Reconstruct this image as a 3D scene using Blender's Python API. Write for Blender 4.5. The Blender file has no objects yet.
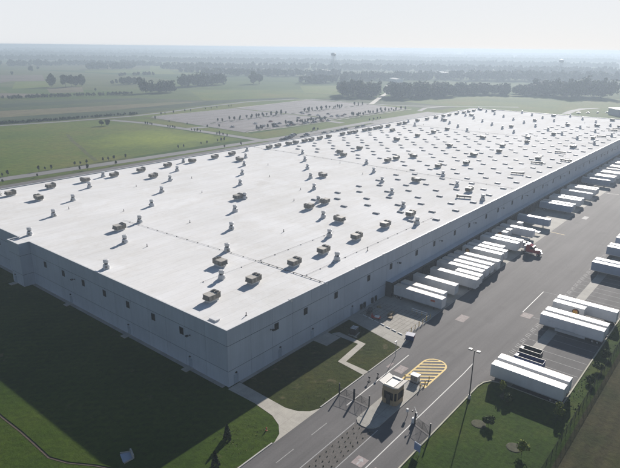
import bpy, math, random
import numpy as np
from mathutils import Vector, Matrix

random.seed(7)
rng = np.random.default_rng(7)
R = math.radians
scn = bpy.context.scene
COL = scn.collection

# ------------------------------------------------------------------ camera
cam_d = bpy.data.cameras.new("camera")
cam = bpy.data.objects.new("camera", cam_d)
COL.objects.link(cam)
_r = Vector((0.63449274, -0.77285739, 0.01050806))
_u = Vector((0.23591892, 0.20659291, 0.94955865))
_d = Vector((0.73604431, 0.60000902, -0.31341339))
m = Matrix((( _r.x, _u.x, -_d.x, -74.477), (_r.y, _u.y, -_d.y, -83.903), (_r.z, _u.z, -_d.z, 73.407), (0, 0, 0, 1)))
cam.matrix_world = m
cam_d.sensor_width = 36.0
cam_d.lens = 566.06 / 620 * 36
cam_d.clip_start = 1.0
cam_d.clip_end = 40000
scn.camera = cam

# ------------------------------------------------------------------ sky, sun, exposure
SUN_DIR = Vector((2.22, 0.66, 1.0)).normalized()
EL = math.asin(SUN_DIR.z)
AZ = math.atan2(SUN_DIR.x, SUN_DIR.y)          # clockwise from +Y
w = bpy.data.worlds.new("World")
scn.world = w
w.use_nodes = True
nt = w.node_tree
bg = nt.nodes["Background"]
sky = nt.nodes.new("ShaderNodeTexSky")
sky.sky_type = 'NISHITA'
sky.sun_disc = False
sky.sun_elevation = EL
sky.sun_rotation = AZ
sky.altitude = 300
sky.air_density = 0.9
sky.dust_density = 0.3
sky.ozone_density = 1.5
# hazy day: the blue Nishita sky fades into a pale milky band all round the horizon
tc = nt.nodes.new("ShaderNodeTexCoord")
sep = nt.nodes.new("ShaderNodeSeparateXYZ")
nt.links.new(tc.outputs["Generated"], sep.inputs[0])
mr = nt.nodes.new("ShaderNodeMapRange")
mr.interpolation_type = 'SMOOTHSTEP'
mr.inputs[1].default_value = 0.09; mr.inputs[2].default_value = 0.26
mr.inputs[3].default_value = 0.94; mr.inputs[4].default_value = 0.0
nt.links.new(sep.outputs[2], mr.inputs[0])
milk = nt.nodes.new("ShaderNodeMix"); milk.data_type = 'RGBA'
nt.links.new(mr.outputs[0], milk.inputs[0])
nt.links.new(sky.outputs[0], milk.inputs[6])
milk.inputs[7].default_value = (9.9, 10.15, 10.6, 1)
nt.links.new(milk.outputs[2], bg.inputs[0])
bg.inputs[1].default_value = 0.05
sun_d = bpy.data.lights.new("sun", 'SUN')
sun_d.energy = 5.0
sun_d.angle = R(0.6)
sun_d.color = (1.0, 0.935, 0.86)
sun = bpy.data.objects.new("sun", sun_d)
COL.objects.link(sun)
sun.rotation_euler = SUN_DIR.to_track_quat('Z', 'Y').to_euler()
scn.view_settings.view_transform = 'Standard'
scn.view_settings.look = 'None'
scn.view_settings.gamma = 1
scn.view_settings.exposure = 0.75
scn.cycles.use_denoising = True
scn.cycles.volume_bounces = 1
scn.cycles.max_bounces = 6
scn.cycles.transparent_max_bounces = 8

# ------------------------------------------------------------------ materials
def new_mat(name):
    mt = bpy.data.materials.new(name)
    mt.use_nodes = True
    return mt, mt.node_tree, mt.node_tree.nodes["Principled BSDF"]

def N(t, typ, **kw):
    n = t.nodes.new(typ)
    for k, v in kw.items():
        setattr(n, k, v)
    return n

def noise(t, vec, scale, detail=4, rough=.55, stretch=None, rot=0):
    if stretch or rot:
        mp = N(t, "ShaderNodeMapping")
        mp.inputs["Scale"].default_value = stretch or (1, 1, 1)
        mp.inputs["Rotation"].default_value = (0, 0, rot)
        t.links.new(vec, mp.inputs["Vector"]); vec = mp.outputs[0]
    n = N(t, "ShaderNodeTexNoise")
    n.inputs["Scale"].default_value = scale
    n.inputs["Detail"].default_value = detail
    n.inputs["Roughness"].default_value = rough
    t.links.new(vec, n.inputs["Vector"])
    return n.outputs["Fac"]

def ramp(t, fac, stops):
    r = N(t, "ShaderNodeValToRGB")
    el = r.color_ramp.elements
    while len(el) < len(stops):
        el.new(0.5)
    for e, (p, c) in zip(el, stops):
        e.position = p; e.color = (*c, 1) if len(c) == 3 else c
    t.links.new(fac, r.inputs[0])
    return r.outputs[0]

def mixc(t, fac, a, b, blend='MIX'):
    mx = N(t, "ShaderNodeMix", data_type='RGBA', blend_type=blend)
    for s, v in ((0, fac), (6, a), (7, b)):
        if hasattr(v, "is_linked"):
            t.links.new(v, mx.inputs[s])
        elif s == 0:
            mx.inputs[s].default_value = v
        else:
            mx.inputs[s].default_value = (*v, 1)
    return mx.outputs[2]

def bump(t, b, h, dist, strength=.6):
    bp = N(t, "ShaderNodeBump")
    bp.inputs["Strength"].default_value = strength
    bp.inputs["Distance"].default_value = dist
    t.links.new(h, bp.inputs["Height"])
    t.links.new(bp.outputs[0], b.inputs["Normal"])

def wpos(t):
    return N(t, "ShaderNodeNewGeometry").outputs["Position"]

def opos(t):
    return N(t, "ShaderNodeTexCoord").outputs["Object"]

def gen_mat(name, col, rough=.6, var=.12, scale=1.5, metal=0, spec=None, world=False, stretch=None, big=None):
    """plain painted / cast surface with wear: two noise scales vary the colour, a fine one the relief"""
    mt, t, b = new_mat(name)
    v = wpos(t) if world else opos(t)
    f = noise(t, v, scale, 5, .6, stretch)
    lo = tuple(c * (1 - var) for c in col); hi = tuple(min(1, c * (1 + var)) for c in col)
    c = ramp(t, f, [(.3, lo), (.7, hi)])
    if big:
        f2 = noise(t, v, big, 3)
        c = mixc(t, ramp(t, f2, [(.35, (0, 0, 0)), (.7, (.35, .35, .35))]), c, tuple(x * .7 for x in col))
    oi = N(t, "ShaderNodeObjectInfo")
    c = mixc(t, 1.0, c, ramp(t, oi.outputs["Random"], [(0, (.90, .89, .87)), (1, (1.04, 1.04, 1.05))]), 'MULTIPLY')
    t.links.new(c, b.inputs["Base Color"])
    b.inputs["Roughness"].default_value = rough
    b.inputs["Metallic"].default_value = metal
    if spec is not None:
        b.inputs["Specular IOR Level"].default_value = spec
    return mt

def grass_mat(name, c1, c2, c3, big=.02, fine=.6, stripe=None, patch=None):
    mt, t, b = new_mat(name)
    v = wpos(t)
    a = noise(t, v, big, 5, .6)
    c = ramp(t, a, [(.32, c1), (.5, c2), (.68, c3)])
    f = noise(t, v, fine, 6, .7)
    c = mixc(t, 1.0, c, ramp(t, f, [(.25, (.45, .45, .45)), (.75, (1.0, 1.0, .95))]), 'MULTIPLY')
    if stripe:
        wv = N(t, "ShaderNodeTexWave", wave_type='BANDS', bands_direction=stripe[0])
        wv.inputs["Scale"].default_value = stripe[1]
        wv.inputs["Distortion"].default_value = 2.5
        wv.inputs["Detail"].default_value = 3
        t.links.new(v, wv.inputs["Vector"])
        k = stripe[2]
        c = mixc(t, 1.0, c, ramp(t, wv.outputs["Fac"], [(.2, (1 - k,) * 3), (.8, (1, 1, 1))]), 'MULTIPLY')
    if patch:
        p = noise(t, v, patch[1], 5, .65)
        c = mixc(t, ramp(t, p, [(patch[2], (0, 0, 0)), (patch[2] + .08, (.75, .75, .75))]), c, patch[0])
    t.links.new(c, b.inputs["Base Color"])
    b.inputs["Roughness"].default_value = .95
    b.inputs["Specular IOR Level"].default_value = .1
    bump(t, b, f, .25, .8)
    return mt

def asphalt_mat(name, col, wear=1.0):
    mt, t, b = new_mat(name)
    v = wpos(t)
    c = ramp(t, noise(t, v, .035, 4, .6), [(.3, tuple(x * .86 for x in col)), (.7, tuple(x * 1.1 for x in col))])
    st = noise(t, v, .35, 4, .6, (.05, 1.0, 1))
    c = mixc(t, .55 * wear, c, ramp(t, st, [(.35, (.62, .62, .62)), (.62, (1.06, 1.05, 1.04))]), 'MULTIPLY')
    sp = noise(t, v, 3.0, 4, .7)
    c = mixc(t, .6, c, ramp(t, sp, [(.3, (.82, .82, .82)), (.7, (1.1, 1.1, 1.1))]), 'MULTIPLY')
    st2 = noise(t, v, .12, 3, .5)
    c = mixc(t, ramp(t, st2, [(.62, (0, 0, 0)), (.74, (.45, .45, .45))]), c, tuple(x * .62 for x in col))
    vo = N(t, "ShaderNodeTexVoronoi", feature='DISTANCE_TO_EDGE')
    vo.inputs["Scale"].default_value = .055
    vm = N(t, "ShaderNodeVectorMath", operation='ADD')
    nz = N(t, "ShaderNodeTexNoise"); nz.inputs["Scale"].default_value = .15; t.links.new(v, nz.inputs["Vector"])
    sc = N(t, "ShaderNodeVectorMath", operation='SCALE'); sc.inputs[3].default_value = 9
    t.links.new(nz.outputs["Color"], sc.inputs[0]); t.links.new(v, vm.inputs[0]); t.links.new(sc.outputs[0], vm.inputs[1])
    t.links.new(vm.outputs[0], vo.inputs["Vector"])
    c = mixc(t, ramp(t, vo.outputs["Distance"], [(.0, (.3, .3, .3)), (.004, (0, 0, 0))]), c, tuple(x * .45 for x in col))
    t.links.new(c, b.inputs["Base Color"])
    b.inputs["Roughness"].default_value = .85
    b.inputs["Specular IOR Level"].default_value = .25
    bump(t, b, sp, .02, .4)
    return mt

def concrete_mat(name, col, sx=4.5, sy=4.5, jw=.035):
    mt, t, b = new_mat(name)
    v = wpos(t)
    c = ramp(t, noise(t, v, .25, 5, .65), [(.3, tuple(x * .78 for x in col)), (.7, tuple(x * 1.1 for x in col))])
    c = mixc(t, .5, c, ramp(t, noise(t, v, 2.5, 4, .7), [(.3, (.8, .8, .8)), (.7, (1.1, 1.1, 1.1))]), 'MULTIPLY')
    br = N(t, "ShaderNodeTexBrick")
    br.offset = 0
    for k, x in (("Scale", 1.0), ("Mortar Size", jw), ("Brick Width", sx), ("Row Height", sy), ("Mortar Smooth", .3)):
        br.inputs[k].default_value = x
    br.inputs["Color1"].default_value = (1, 1, 1, 1); br.inputs["Color2"].default_value = (.93, .93, .92, 1)
    br.inputs["Mortar"].default_value = (.55, .54, .52, 1)
    t.links.new(v, br.inputs["Vector"])
    c = mixc(t, 1.0, c, br.outputs["Color"], 'MULTIPLY')
    t.links.new(c, b.inputs["Base Color"])
    b.inputs["Roughness"].default_value = .85
    return mt

def roof_mat():
    mt, t, b = new_mat("roof_membrane")
    v = wpos(t)
    c = ramp(t, noise(t, v, .03, 5, .6), [(.3, (.70, .70, .695)), (.65, (.78, .78, .78))])
    c = mixc(t, .5, c, ramp(t, noise(t, v, .25, 5, .65, (.25, 1, 1)), [(.32, (.86, .84, .80)), (.6, (1, 1, 1))]), 'MULTIPLY')
    c = mixc(t, .5, c, ramp(t, noise(t, v, .9, 5, .7), [(.25, (.88, .88, .88)), (.6, (1, 1, 1))]), 'MULTIPLY')
    c = mixc(t, 1.0, c, ramp(t, noise(t, v, .045, 5, .6), [(.40, (1, 1, 1)), (.46, (.94, .93, .915)), (.475, (.97, .967, .96)), (.58, (.97, .968, .965))]), 'MULTIPLY')
    br = N(t, "ShaderNodeTexBrick")
    br.offset = .5
    for k, x in (("Scale", 1.0), ("Mortar Size", .05), ("Brick Width", 31.7), ("Row Height", 3.05), ("Mortar Smooth", .4)):
        br.inputs[k].default_value = x
    br.inputs["Color1"].default_value = (1, 1, 1, 1); br.inputs["Color2"].default_value = (.965, .965, .965, 1)
    br.inputs["Mortar"].default_value = (.72, .72, .72, 1)
    t.links.new(v, br.inputs["Vector"])
    c = mixc(t, .8, c, br.outputs["Color"], 'MULTIPLY')
    t.links.new(c, b.inputs["Base Color"])
    b.inputs["Roughness"].default_value = .95
    b.inputs["Specular IOR Level"].default_value = .04
    bump(t, b, noise(t, v, .5, 4, .6), .06, .3)
    return mt

def wall_mat(name, col):
    mt, t, b = new_mat(name)
    v = wpos(t)
    c = ramp(t, noise(t, v, .12, 4, .6), [(.3, tuple(x * .92 for x in col)), (.7, tuple(x * 1.05 for x in col))])
    st = noise(t, v, .7, 4, .6, (1, 1, .08))
    c = mixc(t, .6, c, ramp(t, st, [(.3, (.86, .86, .87)), (.6, (1, 1, 1))]), 'MULTIPLY')
    oi = N(t, "ShaderNodeObjectInfo")
    c = mixc(t, 1.0, c, ramp(t, oi.outputs["Random"], [(0, (.93, .93, .935)), (1, (1.03, 1.03, 1.03))]), 'MULTIPLY')
    t.links.new(c, b.inputs["Base Color"])
    b.inputs["Roughness"].default_value = .38
    b.inputs["Specular IOR Level"].default_value = .45
    mp = N(t, "ShaderNodeVectorMath", operation='DOT_PRODUCT'); mp.inputs[1].default_value = (1, 1, 0)
    t.links.new(v, mp.inputs[0])
    s = N(t, "ShaderNodeMath", operation='MULTIPLY'); s.inputs[1].default_value = 2 * math.pi / .61
    t.links.new(mp.outputs["Value"], s.inputs[0])
    sn = N(t, "ShaderNodeMath", operation='SINE'); t.links.new(s.outputs[0], sn.inputs[0])
    ad = N(t, "ShaderNodeMath", operation='MULTIPLY_ADD'); ad.inputs[1].default_value = 1.6
    t.links.new(noise(t, v, .35, 3, .5), ad.inputs[0]); t.links.new(sn.outputs[0], ad.inputs[2])
    bump(t, b, ad.outputs[0], .012, .6)
    return mt

def leaf_mat(name, c1, c2, c3):
    mt, t, b = new_mat(name)
    g = N(t, "ShaderNodeNewGeometry")
    oi = N(t, "ShaderNodeObjectInfo")
    c = ramp(t, g.outputs["Random Per Island"], [(.1, c1), (.5, c2), (.95, c3)])
    c = mixc(t, .5, c, ramp(t, oi.outputs["Random"], [(0, (.75, .8, .8)), (1, (1.2, 1.15, 1.0))]), 'MULTIPLY')
    c = mixc(t, .7, c, ramp(t, noise(t, g.outputs["Position"], .03, 3, .6), [(.3, (.7, .75, .7)), (.7, (1.15, 1.1, 1.0))]), 'MULTIPLY')
    t.links.new(c, b.inputs["Base Color"])
    b.inputs["Roughness"].default_value = .8
    b.inputs["Specular IOR Level"].default_value = .2
    return mt

def land_mat():
    mt, t, b = new_mat("open_land")
    v = wpos(t)
    vo = N(t, "ShaderNodeTexVoronoi", feature='F1')
    mp = N(t, "ShaderNodeMapping"); mp.inputs["Rotation"].default_value = (0, 0, -.55); mp.inputs["Scale"].default_value = (1, .45, 1)
    t.links.new(v, mp.inputs[0]); t.links.new(mp.outputs[0], vo.inputs["Vector"])
    vo.inputs["Scale"].default_value = .0042
    sx = N(t, "ShaderNodeSeparateColor"); t.links.new(vo.outputs["Color"], sx.inputs[0])
    c = ramp(t, sx.outputs[0], [(0, (.045, .085, .016)), (.25, (.07, .11, .024)), (.45, (.10, .11, .04)), (.6, (.05, .10, .02)), (.8, (.12, .11, .055)), (1, (.065, .115, .02))])
    c = mixc(t, .8, c, ramp(t, noise(t, v, .012, 6, .65), [(.3, (.65, .7, .65)), (.7, (1.15, 1.1, 1.05))]), 'MULTIPLY')
    c = mixc(t, .7, c, ramp(t, noise(t, v, .18, 4, .7), [(.3, (.7, .7, .7)), (.7, (1.1, 1.1, 1.1))]), 'MULTIPLY')
    t.links.new(c, b.inputs["Base Color"])
    b.inputs["Roughness"].default_value = 1
    b.inputs["Specular IOR Level"].default_value = .05
    return mt

def mottled_lot_mat():
    """distant car park: grey asphalt with the rows of stalls showing as fine pale bands"""
    mt, t, b = new_mat("car_park_surface")
    v = wpos(t)
    c = ramp(t, noise(t, v, .05, 5, .6), [(.3, (.10, .09, .092)), (.7, (.15, .138, .14))])
    wv = N(t, "ShaderNodeTexWave", bands_direction='Y'); wv.inputs["Scale"].default_value = .018; wv.inputs["Distortion"].default_value = .6
    t.links.new(v, wv.inputs["Vector"])
    c = mixc(t, .6, c, ramp(t, wv.outputs["Fac"], [(.2, (.85, .85, .87)), (.8, (1.08, 1.06, 1.05))]), 'MULTIPLY')
    c = mixc(t, .7, c, ramp(t, noise(t, v, .35, 4, .75), [(.3, (.6, .6, .63)), (.7, (1.25, 1.24, 1.2))]), 'MULTIPLY')
    t.links.new(c, b.inputs["Base Color"]); b.inputs["Roughness"].default_value = .9
    return mt

M = {}
M['roof'] = roof_mat()
M['wall'] = wall_mat("wall_paint", (.43, .48, .54))
M['joint'] = gen_mat("joint_dark", (.045, .05, .06), .8)
M['cap'] = gen_mat("parapet_cap", (.66, .67, .68), .45, .06, world=True)
M['glass'] = gen_mat("window_glass", (.01, .012, .016), .35, .2, spec=.25)
M['frame'] = gen_mat("window_frame", (.035, .037, .04), .6)
M['door'] = gen_mat("steel_door", (.29, .345, .41), .45)
M['dark'] = gen_mat("dark_steel", (.03, .032, .036), .55)
M['black'] = gen_mat("black_rubber", (.015, .015, .016), .85)
M['asphalt'] = asphalt_mat("yard_asphalt", (.135, .13, .13))
M['asphalt2'] = asphalt_mat("stall_asphalt", (.10, .097, .098))
M['road'] = asphalt_mat("back_road_asphalt", (.19, .187, .185), .6)
M['lot'] = mottled_lot_mat()
M['conc'] = concrete_mat("concrete", (.36, .345, .31))
M['path'] = concrete_mat("path_concrete", (.42, .395, .345), 3.0, 3.0, .02)
M['yardc'] = concrete_mat("yard_slabs", (.33, .31, .275), 2.2, 1.3, .09)
M['kerb'] = gen_mat("kerb_concrete", (.40, .39, .36), .85, .15, .8, world=True)
M['kerby'] = gen_mat("pale_kerb", (.44, .43, .34), .85, .15, .8, world=True)
M['paint'] = gen_mat("road_paint", (.62, .62, .60), .7, .2, 1.2, world=True, big=.6)
M['paintd'] = gen_mat("worn_paint", (.34, .34, .335), .8, .25, 1.5, world=True, big=.8)
M['yellow'] = gen_mat("yellow_paint", (.62, .43, .09), .7, .2, 1.5, world=True, big=.5)
M['redp'] = gen_mat("faded_red_patch", (.31, .26, .25), .85, .25, 1.5, world=True, big=.7)
M['gravel'] = gen_mat("median_gravel", (.105, .097, .09), .95, .3, 2.5, world=True, big=.4)
M['soil'] = gen_mat("bare_soil", (.075, .055, .038), .95, .4, 1.2, world=True)
M['mulch'] = gen_mat("mulch", (.050, .052, .024), .95, .4, 1.2, world=True)
M['lawn'] = grass_mat("mown_lawn", (.026, .040, .004), (.042, .056, .006), (.066, .066, .014), .09, .9, ('DIAGONAL', .25, .10), ((.10, .085, .045), .22, .60))
M['lawn2'] = grass_mat("verge_lawn", (.024, .054, .003), (.038, .076, .004), (.064, .088, .009), .06, .8, ('Y', .3, .08), ((.085, .07, .045), .16, .70))
M['lawn3'] = grass_mat("green_lawn", (.026, .056, .002), (.042, .078, .003), (.060, .092, .007), .035, .8, ('DIAGONAL', .22, .08), ((.085, .08, .035), .16, .64))  # one green for the whole end-wall lawn and the ditch bank
M['field'] = grass_mat("green_field", (.062, .112, .008), (.098, .145, .011), (.145, .152, .022), .012, .25)
mt_, t_, b_ = M['field'], M['field'].node_tree, M['field'].node_tree.nodes["Principled BSDF"]
old = b_.inputs["Base Color"].links[0].from_socket
v_ = wpos(t_)
sb_ = N(t_, "ShaderNodeVectorMath", operation='SUBTRACT'); sb_.inputs[1].default_value = (212, 312, 0)
ml_ = N(t_, "ShaderNodeVectorMath", operation='MULTIPLY'); ml_.inputs[1].default_value = (1 / 62, 1 / 58, 0)
ln_ = N(t_, "ShaderNodeVectorMath", operation='LENGTH')
t_.links.new(v_, sb_.inputs[0]); t_.links.new(sb_.outputs[0], ml_.inputs[0]); t_.links.new(ml_.outputs[0], ln_.inputs[0])
ad_ = N(t_, "ShaderNodeMath", operation='MULTIPLY_ADD'); ad_.inputs[1].default_value = 1.5
t_.links.new(noise(t_, v_, .03, 6, .7), ad_.inputs[0]); t_.links.new(ln_.outputs["Value"], ad_.inputs[2])
fac_ = ramp(t_, ad_.outputs[0], [(.55, (.9, .9, .9)), (1.0, (0, 0, 0))])
fac_.node.color_ramp.elements[1].position = .98
sc_ = N(t_, "ShaderNodeMath", operation='MULTIPLY'); sc_.inputs[1].default_value = .55
t_.links.new(ad_.outputs[0], sc_.inputs[0]); t_.links.new(sc_.outputs[0], fac_.node.inputs[0])
brt_ = ramp(t_, noise(t_, v_, .3, 6, .7), [(.25, (.105, .15, .008)), (.75, (.22, .255, .02))])
t_.links.new(mixc(t_, fac_, old, brt_), b_.inputs["Base Color"])
M['bright'] = grass_mat("bright_field", (.10, .15, .012), (.13, .175, .016), (.145, .155, .028), .02, .25)
M['scrub'] = grass_mat("scrub_field", (.035, .062, .020), (.055, .082, .026), (.095, .090, .040), .014, .12)
M['tan'] = grass_mat("tan_field", (.12, .11, .06), (.16, .14, .08), (.12, .13, .05), .01, .1)
M['track'] = grass_mat("worn_track", (.07, .10, .02), (.10, .115, .035), (.13, .13, .05), .05, .3)
M['marsh'] = grass_mat("damp_scrub", (.020, .042, .018), (.032, .058, .024), (.050, .068, .030), .02, .12)
M['pink'] = grass_mat("ploughed_field", (.14, .115, .095), (.17, .14, .115), (.12, .11, .075), .01, .1)
M['brown'] = grass_mat("brown_rough_field", (.036, .044, .012), (.062, .056, .024), (.052, .062, .014), .07, .8, ('Y', .12, .16))
M['land'] = land_mat()
M['leaf'] = leaf_mat("tree_leaves", (.018, .035, .010), (.032, .055, .014), (.055, .085, .022))
M['leafd'] = leaf_mat("dark_leaves", (.010, .020, .010), (.018, .034, .014), (.032, .050, .018))
M['leafm'] = leaf_mat("shrub_leaves", (.03, .055, .010), (.055, .085, .016), (.09, .12, .025))
M['leafy'] = leaf_mat("young_leaves_backlit", (.09, .12, .010), (.15, .18, .014), (.21, .23, .03))  # yellow-green leaves, colour brightened to stand in for sun shining through
M['wood'] = leaf_mat("wood_leaves", (.013, .034, .008), (.026, .055, .010), (.050, .088, .017))
M['bark'] = gen_mat("bark", (.07, .055, .042), .9, .3, 3)
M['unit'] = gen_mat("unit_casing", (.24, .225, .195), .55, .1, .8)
M['unitt'] = gen_mat("unit_top_lit", (.40, .375, .33), .5, .12, .7)  # top paler, sides darker: sunlight and shade put into their colours
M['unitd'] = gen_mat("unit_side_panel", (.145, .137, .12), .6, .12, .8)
M['galv'] = gen_mat("galvanised", (.48, .49, .50), .45, .12, 2, metal=.3)
M['curb'] = gen_mat("roof_curb", (.62, .62, .61), .6, .08)
M['fan'] = gen_mat("fan_white", (.50, .51, .52), .5, .12)
M['skyl'] = gen_mat("skylight_dome", (.26, .28, .31), .6, .15, spec=.2)
M['skylc'] = gen_mat("skylight_curb", (.22, .225, .23), .7, .1)
M['pipe'] = gen_mat("pipe_dark", (.10, .095, .09), .6)
M['tw'] = gen_mat("trailer_white", (.66, .67, .68), .4, .06, .6, big=.35)
M['tc'] = gen_mat("trailer_cream", (.66, .62, .54), .45, .08, .6, big=.35)
M['tg'] = gen_mat("trailer_grey", (.56, .57, .58), .45, .08, .6, big=.35)
M['tb'] = gen_mat("trailer_bluegrey", (.30, .36, .46), .45, .08, .6, big=.35)
M['trw'] = gen_mat("trailer_roof_white", (.66, .63, .575), .42, .06, .5, big=.4)
M['trc'] = gen_mat("trailer_roof_cream", (.56, .49, .40), .5, .08, .5, big=.4)
M['trg'] = gen_mat("trailer_roof_grey", (.44, .43, .42), .5, .1, .5, big=.4)
M['steel'] = gen_mat("chassis_steel", (.06, .06, .065), .6)
M['tyre'] = gen_mat("tyre_rubber", (.02, .02, .02), .9)
M['rim'] = gen_mat("wheel_rim", (.45, .45, .46), .4, .1, 3, metal=.5)
M['red'] = gen_mat("tail_red", (.45, .03, .02), .4)
M['maroon'] = gen_mat("cab_maroon", (.32, .016, .024), .3, .1, 1)
M['chrome'] = gen_mat("chrome", (.7, .7, .72), .2, .05, 2, metal=.8)
M['ebrown'] = gen_mat("emblem_brown", (.07, .035, .02), .5)
M['egold'] = gen_mat("emblem_gold", (.62, .33, .04), .5)
M['ered'] = gen_mat("emblem_red", (.45, .08, .03), .5)
M['booth'] = gen_mat("booth_tan", (.33, .25, .15), .7, .1, 1)
M['bluesign'] = gen_mat("sign_blue", (.16, .24, .42), .4, .08, 1)
M['bluebin'] = gen_mat("bin_blue", (.02, .045, .15), .55, .2, 1)
M['hydrant'] = gen_mat("hydrant_orange", (.55, .12, .03), .5)
M['wire'] = gen_mat("fence_wire", (.018, .02, .02), .95, spec=.05)
M['wirel'] = gen_mat("fence_wire_pale", (.42, .43, .44), .5)
M['carw'] = gen_mat("car_white", (.7, .7, .7), .3, .03)
M['card'] = gen_mat("car_dark", (.025, .027, .032), .3, .05)
M['carb'] = gen_mat("car_blue", (.05, .08, .16), .3, .05)
M['carr'] = gen_mat("car_red", (.22, .03, .03), .3, .05)
M['cars'] = gen_mat("car_silver", (.42, .43, .45), .3, .05)
M['tower'] = gen_mat("tower_paint", (.34, .37, .42), .5)
M['hill'] = leaf_mat("far_ridge", (.02, .035, .02), (.03, .045, .025), (.04, .06, .03))

# ------------------------------------------------------------------ mesh helpers
class MB:
    def __init__(s):
        s.v = []; s.f = []; s.m = []
    def face(s, pts, mi=0):
        i = len(s.v); s.v += [tuple(p) for p in pts]; s.f.append(tuple(range(i, i + len(pts)))); s.m.append(mi); return s
    def box(s, x0, x1, y0, y1, z0, z1, mi=0):
        i = len(s.v)
        s.v += [(x0, y0, z0), (x1, y0, z0), (x1, y1, z0), (x0, y1, z0), (x0, y0, z1), (x1, y0, z1), (x1, y1, z1), (x0, y1, z1)]
        for q in ((0, 3, 2, 1), (4, 5, 6, 7), (0, 1, 5, 4), (1, 2, 6, 5), (2, 3, 7, 6), (3, 0, 4, 7)):
            s.f.append(tuple(i + k for k in q)); s.m.append(mi)
        return s
    def cyl(s, p0, p1, r0, r1=None, n=8, mi=0, caps=True):
        r1 = r0 if r1 is None else r1
        p0 = Vector(p0); p1 = Vector(p1); d = (p1 - p0).normalized()
        a = d.orthogonal().normalized(); b = d.cross(a)
        i = len(s.v)
        for p, r in ((p0, r0), (p1, r1)):
            for k in range(n):
                t = 2 * math.pi * k / n
                s.v.append(tuple(p + a * (r * math.cos(t)) + b * (r * math.sin(t))))
        for k in range(n):
            s.f.append((i + k, i + (k + 1) % n, i + n + (k + 1) % n, i + n + k)); s.m.append(mi)
        if caps:
            s.f.append(tuple(i + n - 1 - k for k in range(n))); s.m.append(mi)
            s.f.append(tuple(i + n + k for k in range(n))); s.m.append(mi)
        return s
    def lathe(s, prof, n=12, mi=0, c=(0, 0)):
        i = len(s.v)
        for r, z in prof:
            for k in range(n):
                t = 2 * math.pi * (k + .5) / n
                s.v.append((c[0] + r * math.cos(t), c[1] + r * math.sin(t), z))
        for j in range(len(prof) - 1):
            for k in range(n):
                a, b2 = i + j * n + k, i + j * n + (k + 1) % n
                s.f.append((a, b2, b2 + n, a + n)); s.m.append(mi)
        s.f.append(tuple(i + (len(prof) - 1) * n + k for k in range(n))); s.m.append(mi)
        return s
    def prism(s, poly, z0, z1, mi=0, top=None):
        i = len(s.v); n = len(poly)
        s.v += [(x, y, z0) for x, y in poly] + [(x, y, z1) for x, y in (top or poly)]
        for k in range(n):
            s.f.append((i + k, i + (k + 1) % n, i + n + (k + 1) % n, i + n + k)); s.m.append(mi)
        s.f.append(tuple(i + n + k for k in range(n))); s.m.append(mi)
        s.f.append(tuple(i + n - 1 - k for k in range(n))); s.m.append(mi)
        return s
    def mesh(s, name, mats):
        me = bpy.data.meshes.new(name)
        me.from_pydata(s.v, [], s.f)
        mats = mats if isinstance(mats, (list, tuple)) else [mats]
        for x in mats:
            me.materials.append(x)
        me.polygons.foreach_set("material_index", s.m)
        me.update()
        return me
    def build(s, name, mats, parent=None, loc=(0, 0, 0), rz=0):
        return ob(name, s.mesh(name, mats), parent, loc, rz)

def ob(name, me, parent=None, loc=(0, 0, 0), rz=0):
    o = bpy.data.objects.new(name, me)
    COL.objects.link(o)
    o.location = loc
    if rz:
        o.rotation_euler = (0, 0, rz)
    if parent is not None:
        o.parent = parent
    return o

def thing(name, label, cat, loc=(0, 0, 0), rz=0, group=None):
    o = ob(name, None, None, loc, rz)
    return tag(o, label, cat, group)

def tag(o, label, cat, group=None):
    o['label'] = label; o['category'] = cat
    if group:
        o['group'] = group
    return o

def dup(root, loc, rz=None, label=None):
    c = root.copy(); COL.objects.link(c); c.location = loc
    if rz is not None:
        c.rotation_euler = (0, 0, rz)
    if label:
        c['label'] = label
    def kids(src, dst):
        for ch in src.children:
            k = ch.copy(); COL.objects.link(k); k.parent = dst
            kids(ch, k)
    kids(root, c)
    return c

def remat(o, mt, slot=0):
    o.material_slots[slot].link = 'OBJECT'
    o.material_slots[slot].material = mt

def struct(o, kind='structure'):
    o['kind'] = kind
    return o

def sheet(name, poly, z, mt):
    """flat sheet of ground lying at height z"""
    return struct(MB().face([(x, y, z) for x, y in poly]).build(name, mt))

def rect(x0, x1, y0, y1):
    return [(x0, y0), (x1, y0), (x1, y1), (x0, y1)]

def strip(line, wd):
    """outline of a band of width wd along a polyline"""
    L, Rr = [], []
    for i, p in enumerate(line):
        a = Vector(line[max(i - 1, 0)]); b = Vector(line[min(i + 1, len(line) - 1)])
        d = (b - a).normalized(); n = Vector((-d.y, d.x)) * wd / 2
        L.append((p[0] + n.x, p[1] + n.y)); Rr.append((p[0] - n.x, p[1] - n.y))
    return L, Rr

def band(name, line, wd, z, mt, h=None):
    L, Rr = strip(line, wd)
    mb = MB()
    for i in range(len(line) - 1):
        q = [L[i], Rr[i], Rr[i + 1], L[i + 1]]
        if h:
            mb.prism(q, z, z + h)
        else:
            mb.face([(x, y, z) for x, y in q])
    return struct(mb.build(name, mt))

ORD = ("zeroth first second third fourth fifth sixth seventh eighth ninth tenth eleventh twelfth thirteenth fourteenth fifteenth "
       "sixteenth seventeenth eighteenth nineteenth twentieth").split()
def nth(i):
    if i <= 20:
        return ORD[i]
    tens = {2: "twenty", 3: "thirty", 4: "forty", 5: "fifty"}
    if i % 10 == 0:
        return {3: "thirtieth", 4: "fortieth", 5: "fiftieth"}[i // 10]
    return tens[i // 10] + "-" + ORD[i % 10]

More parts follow.
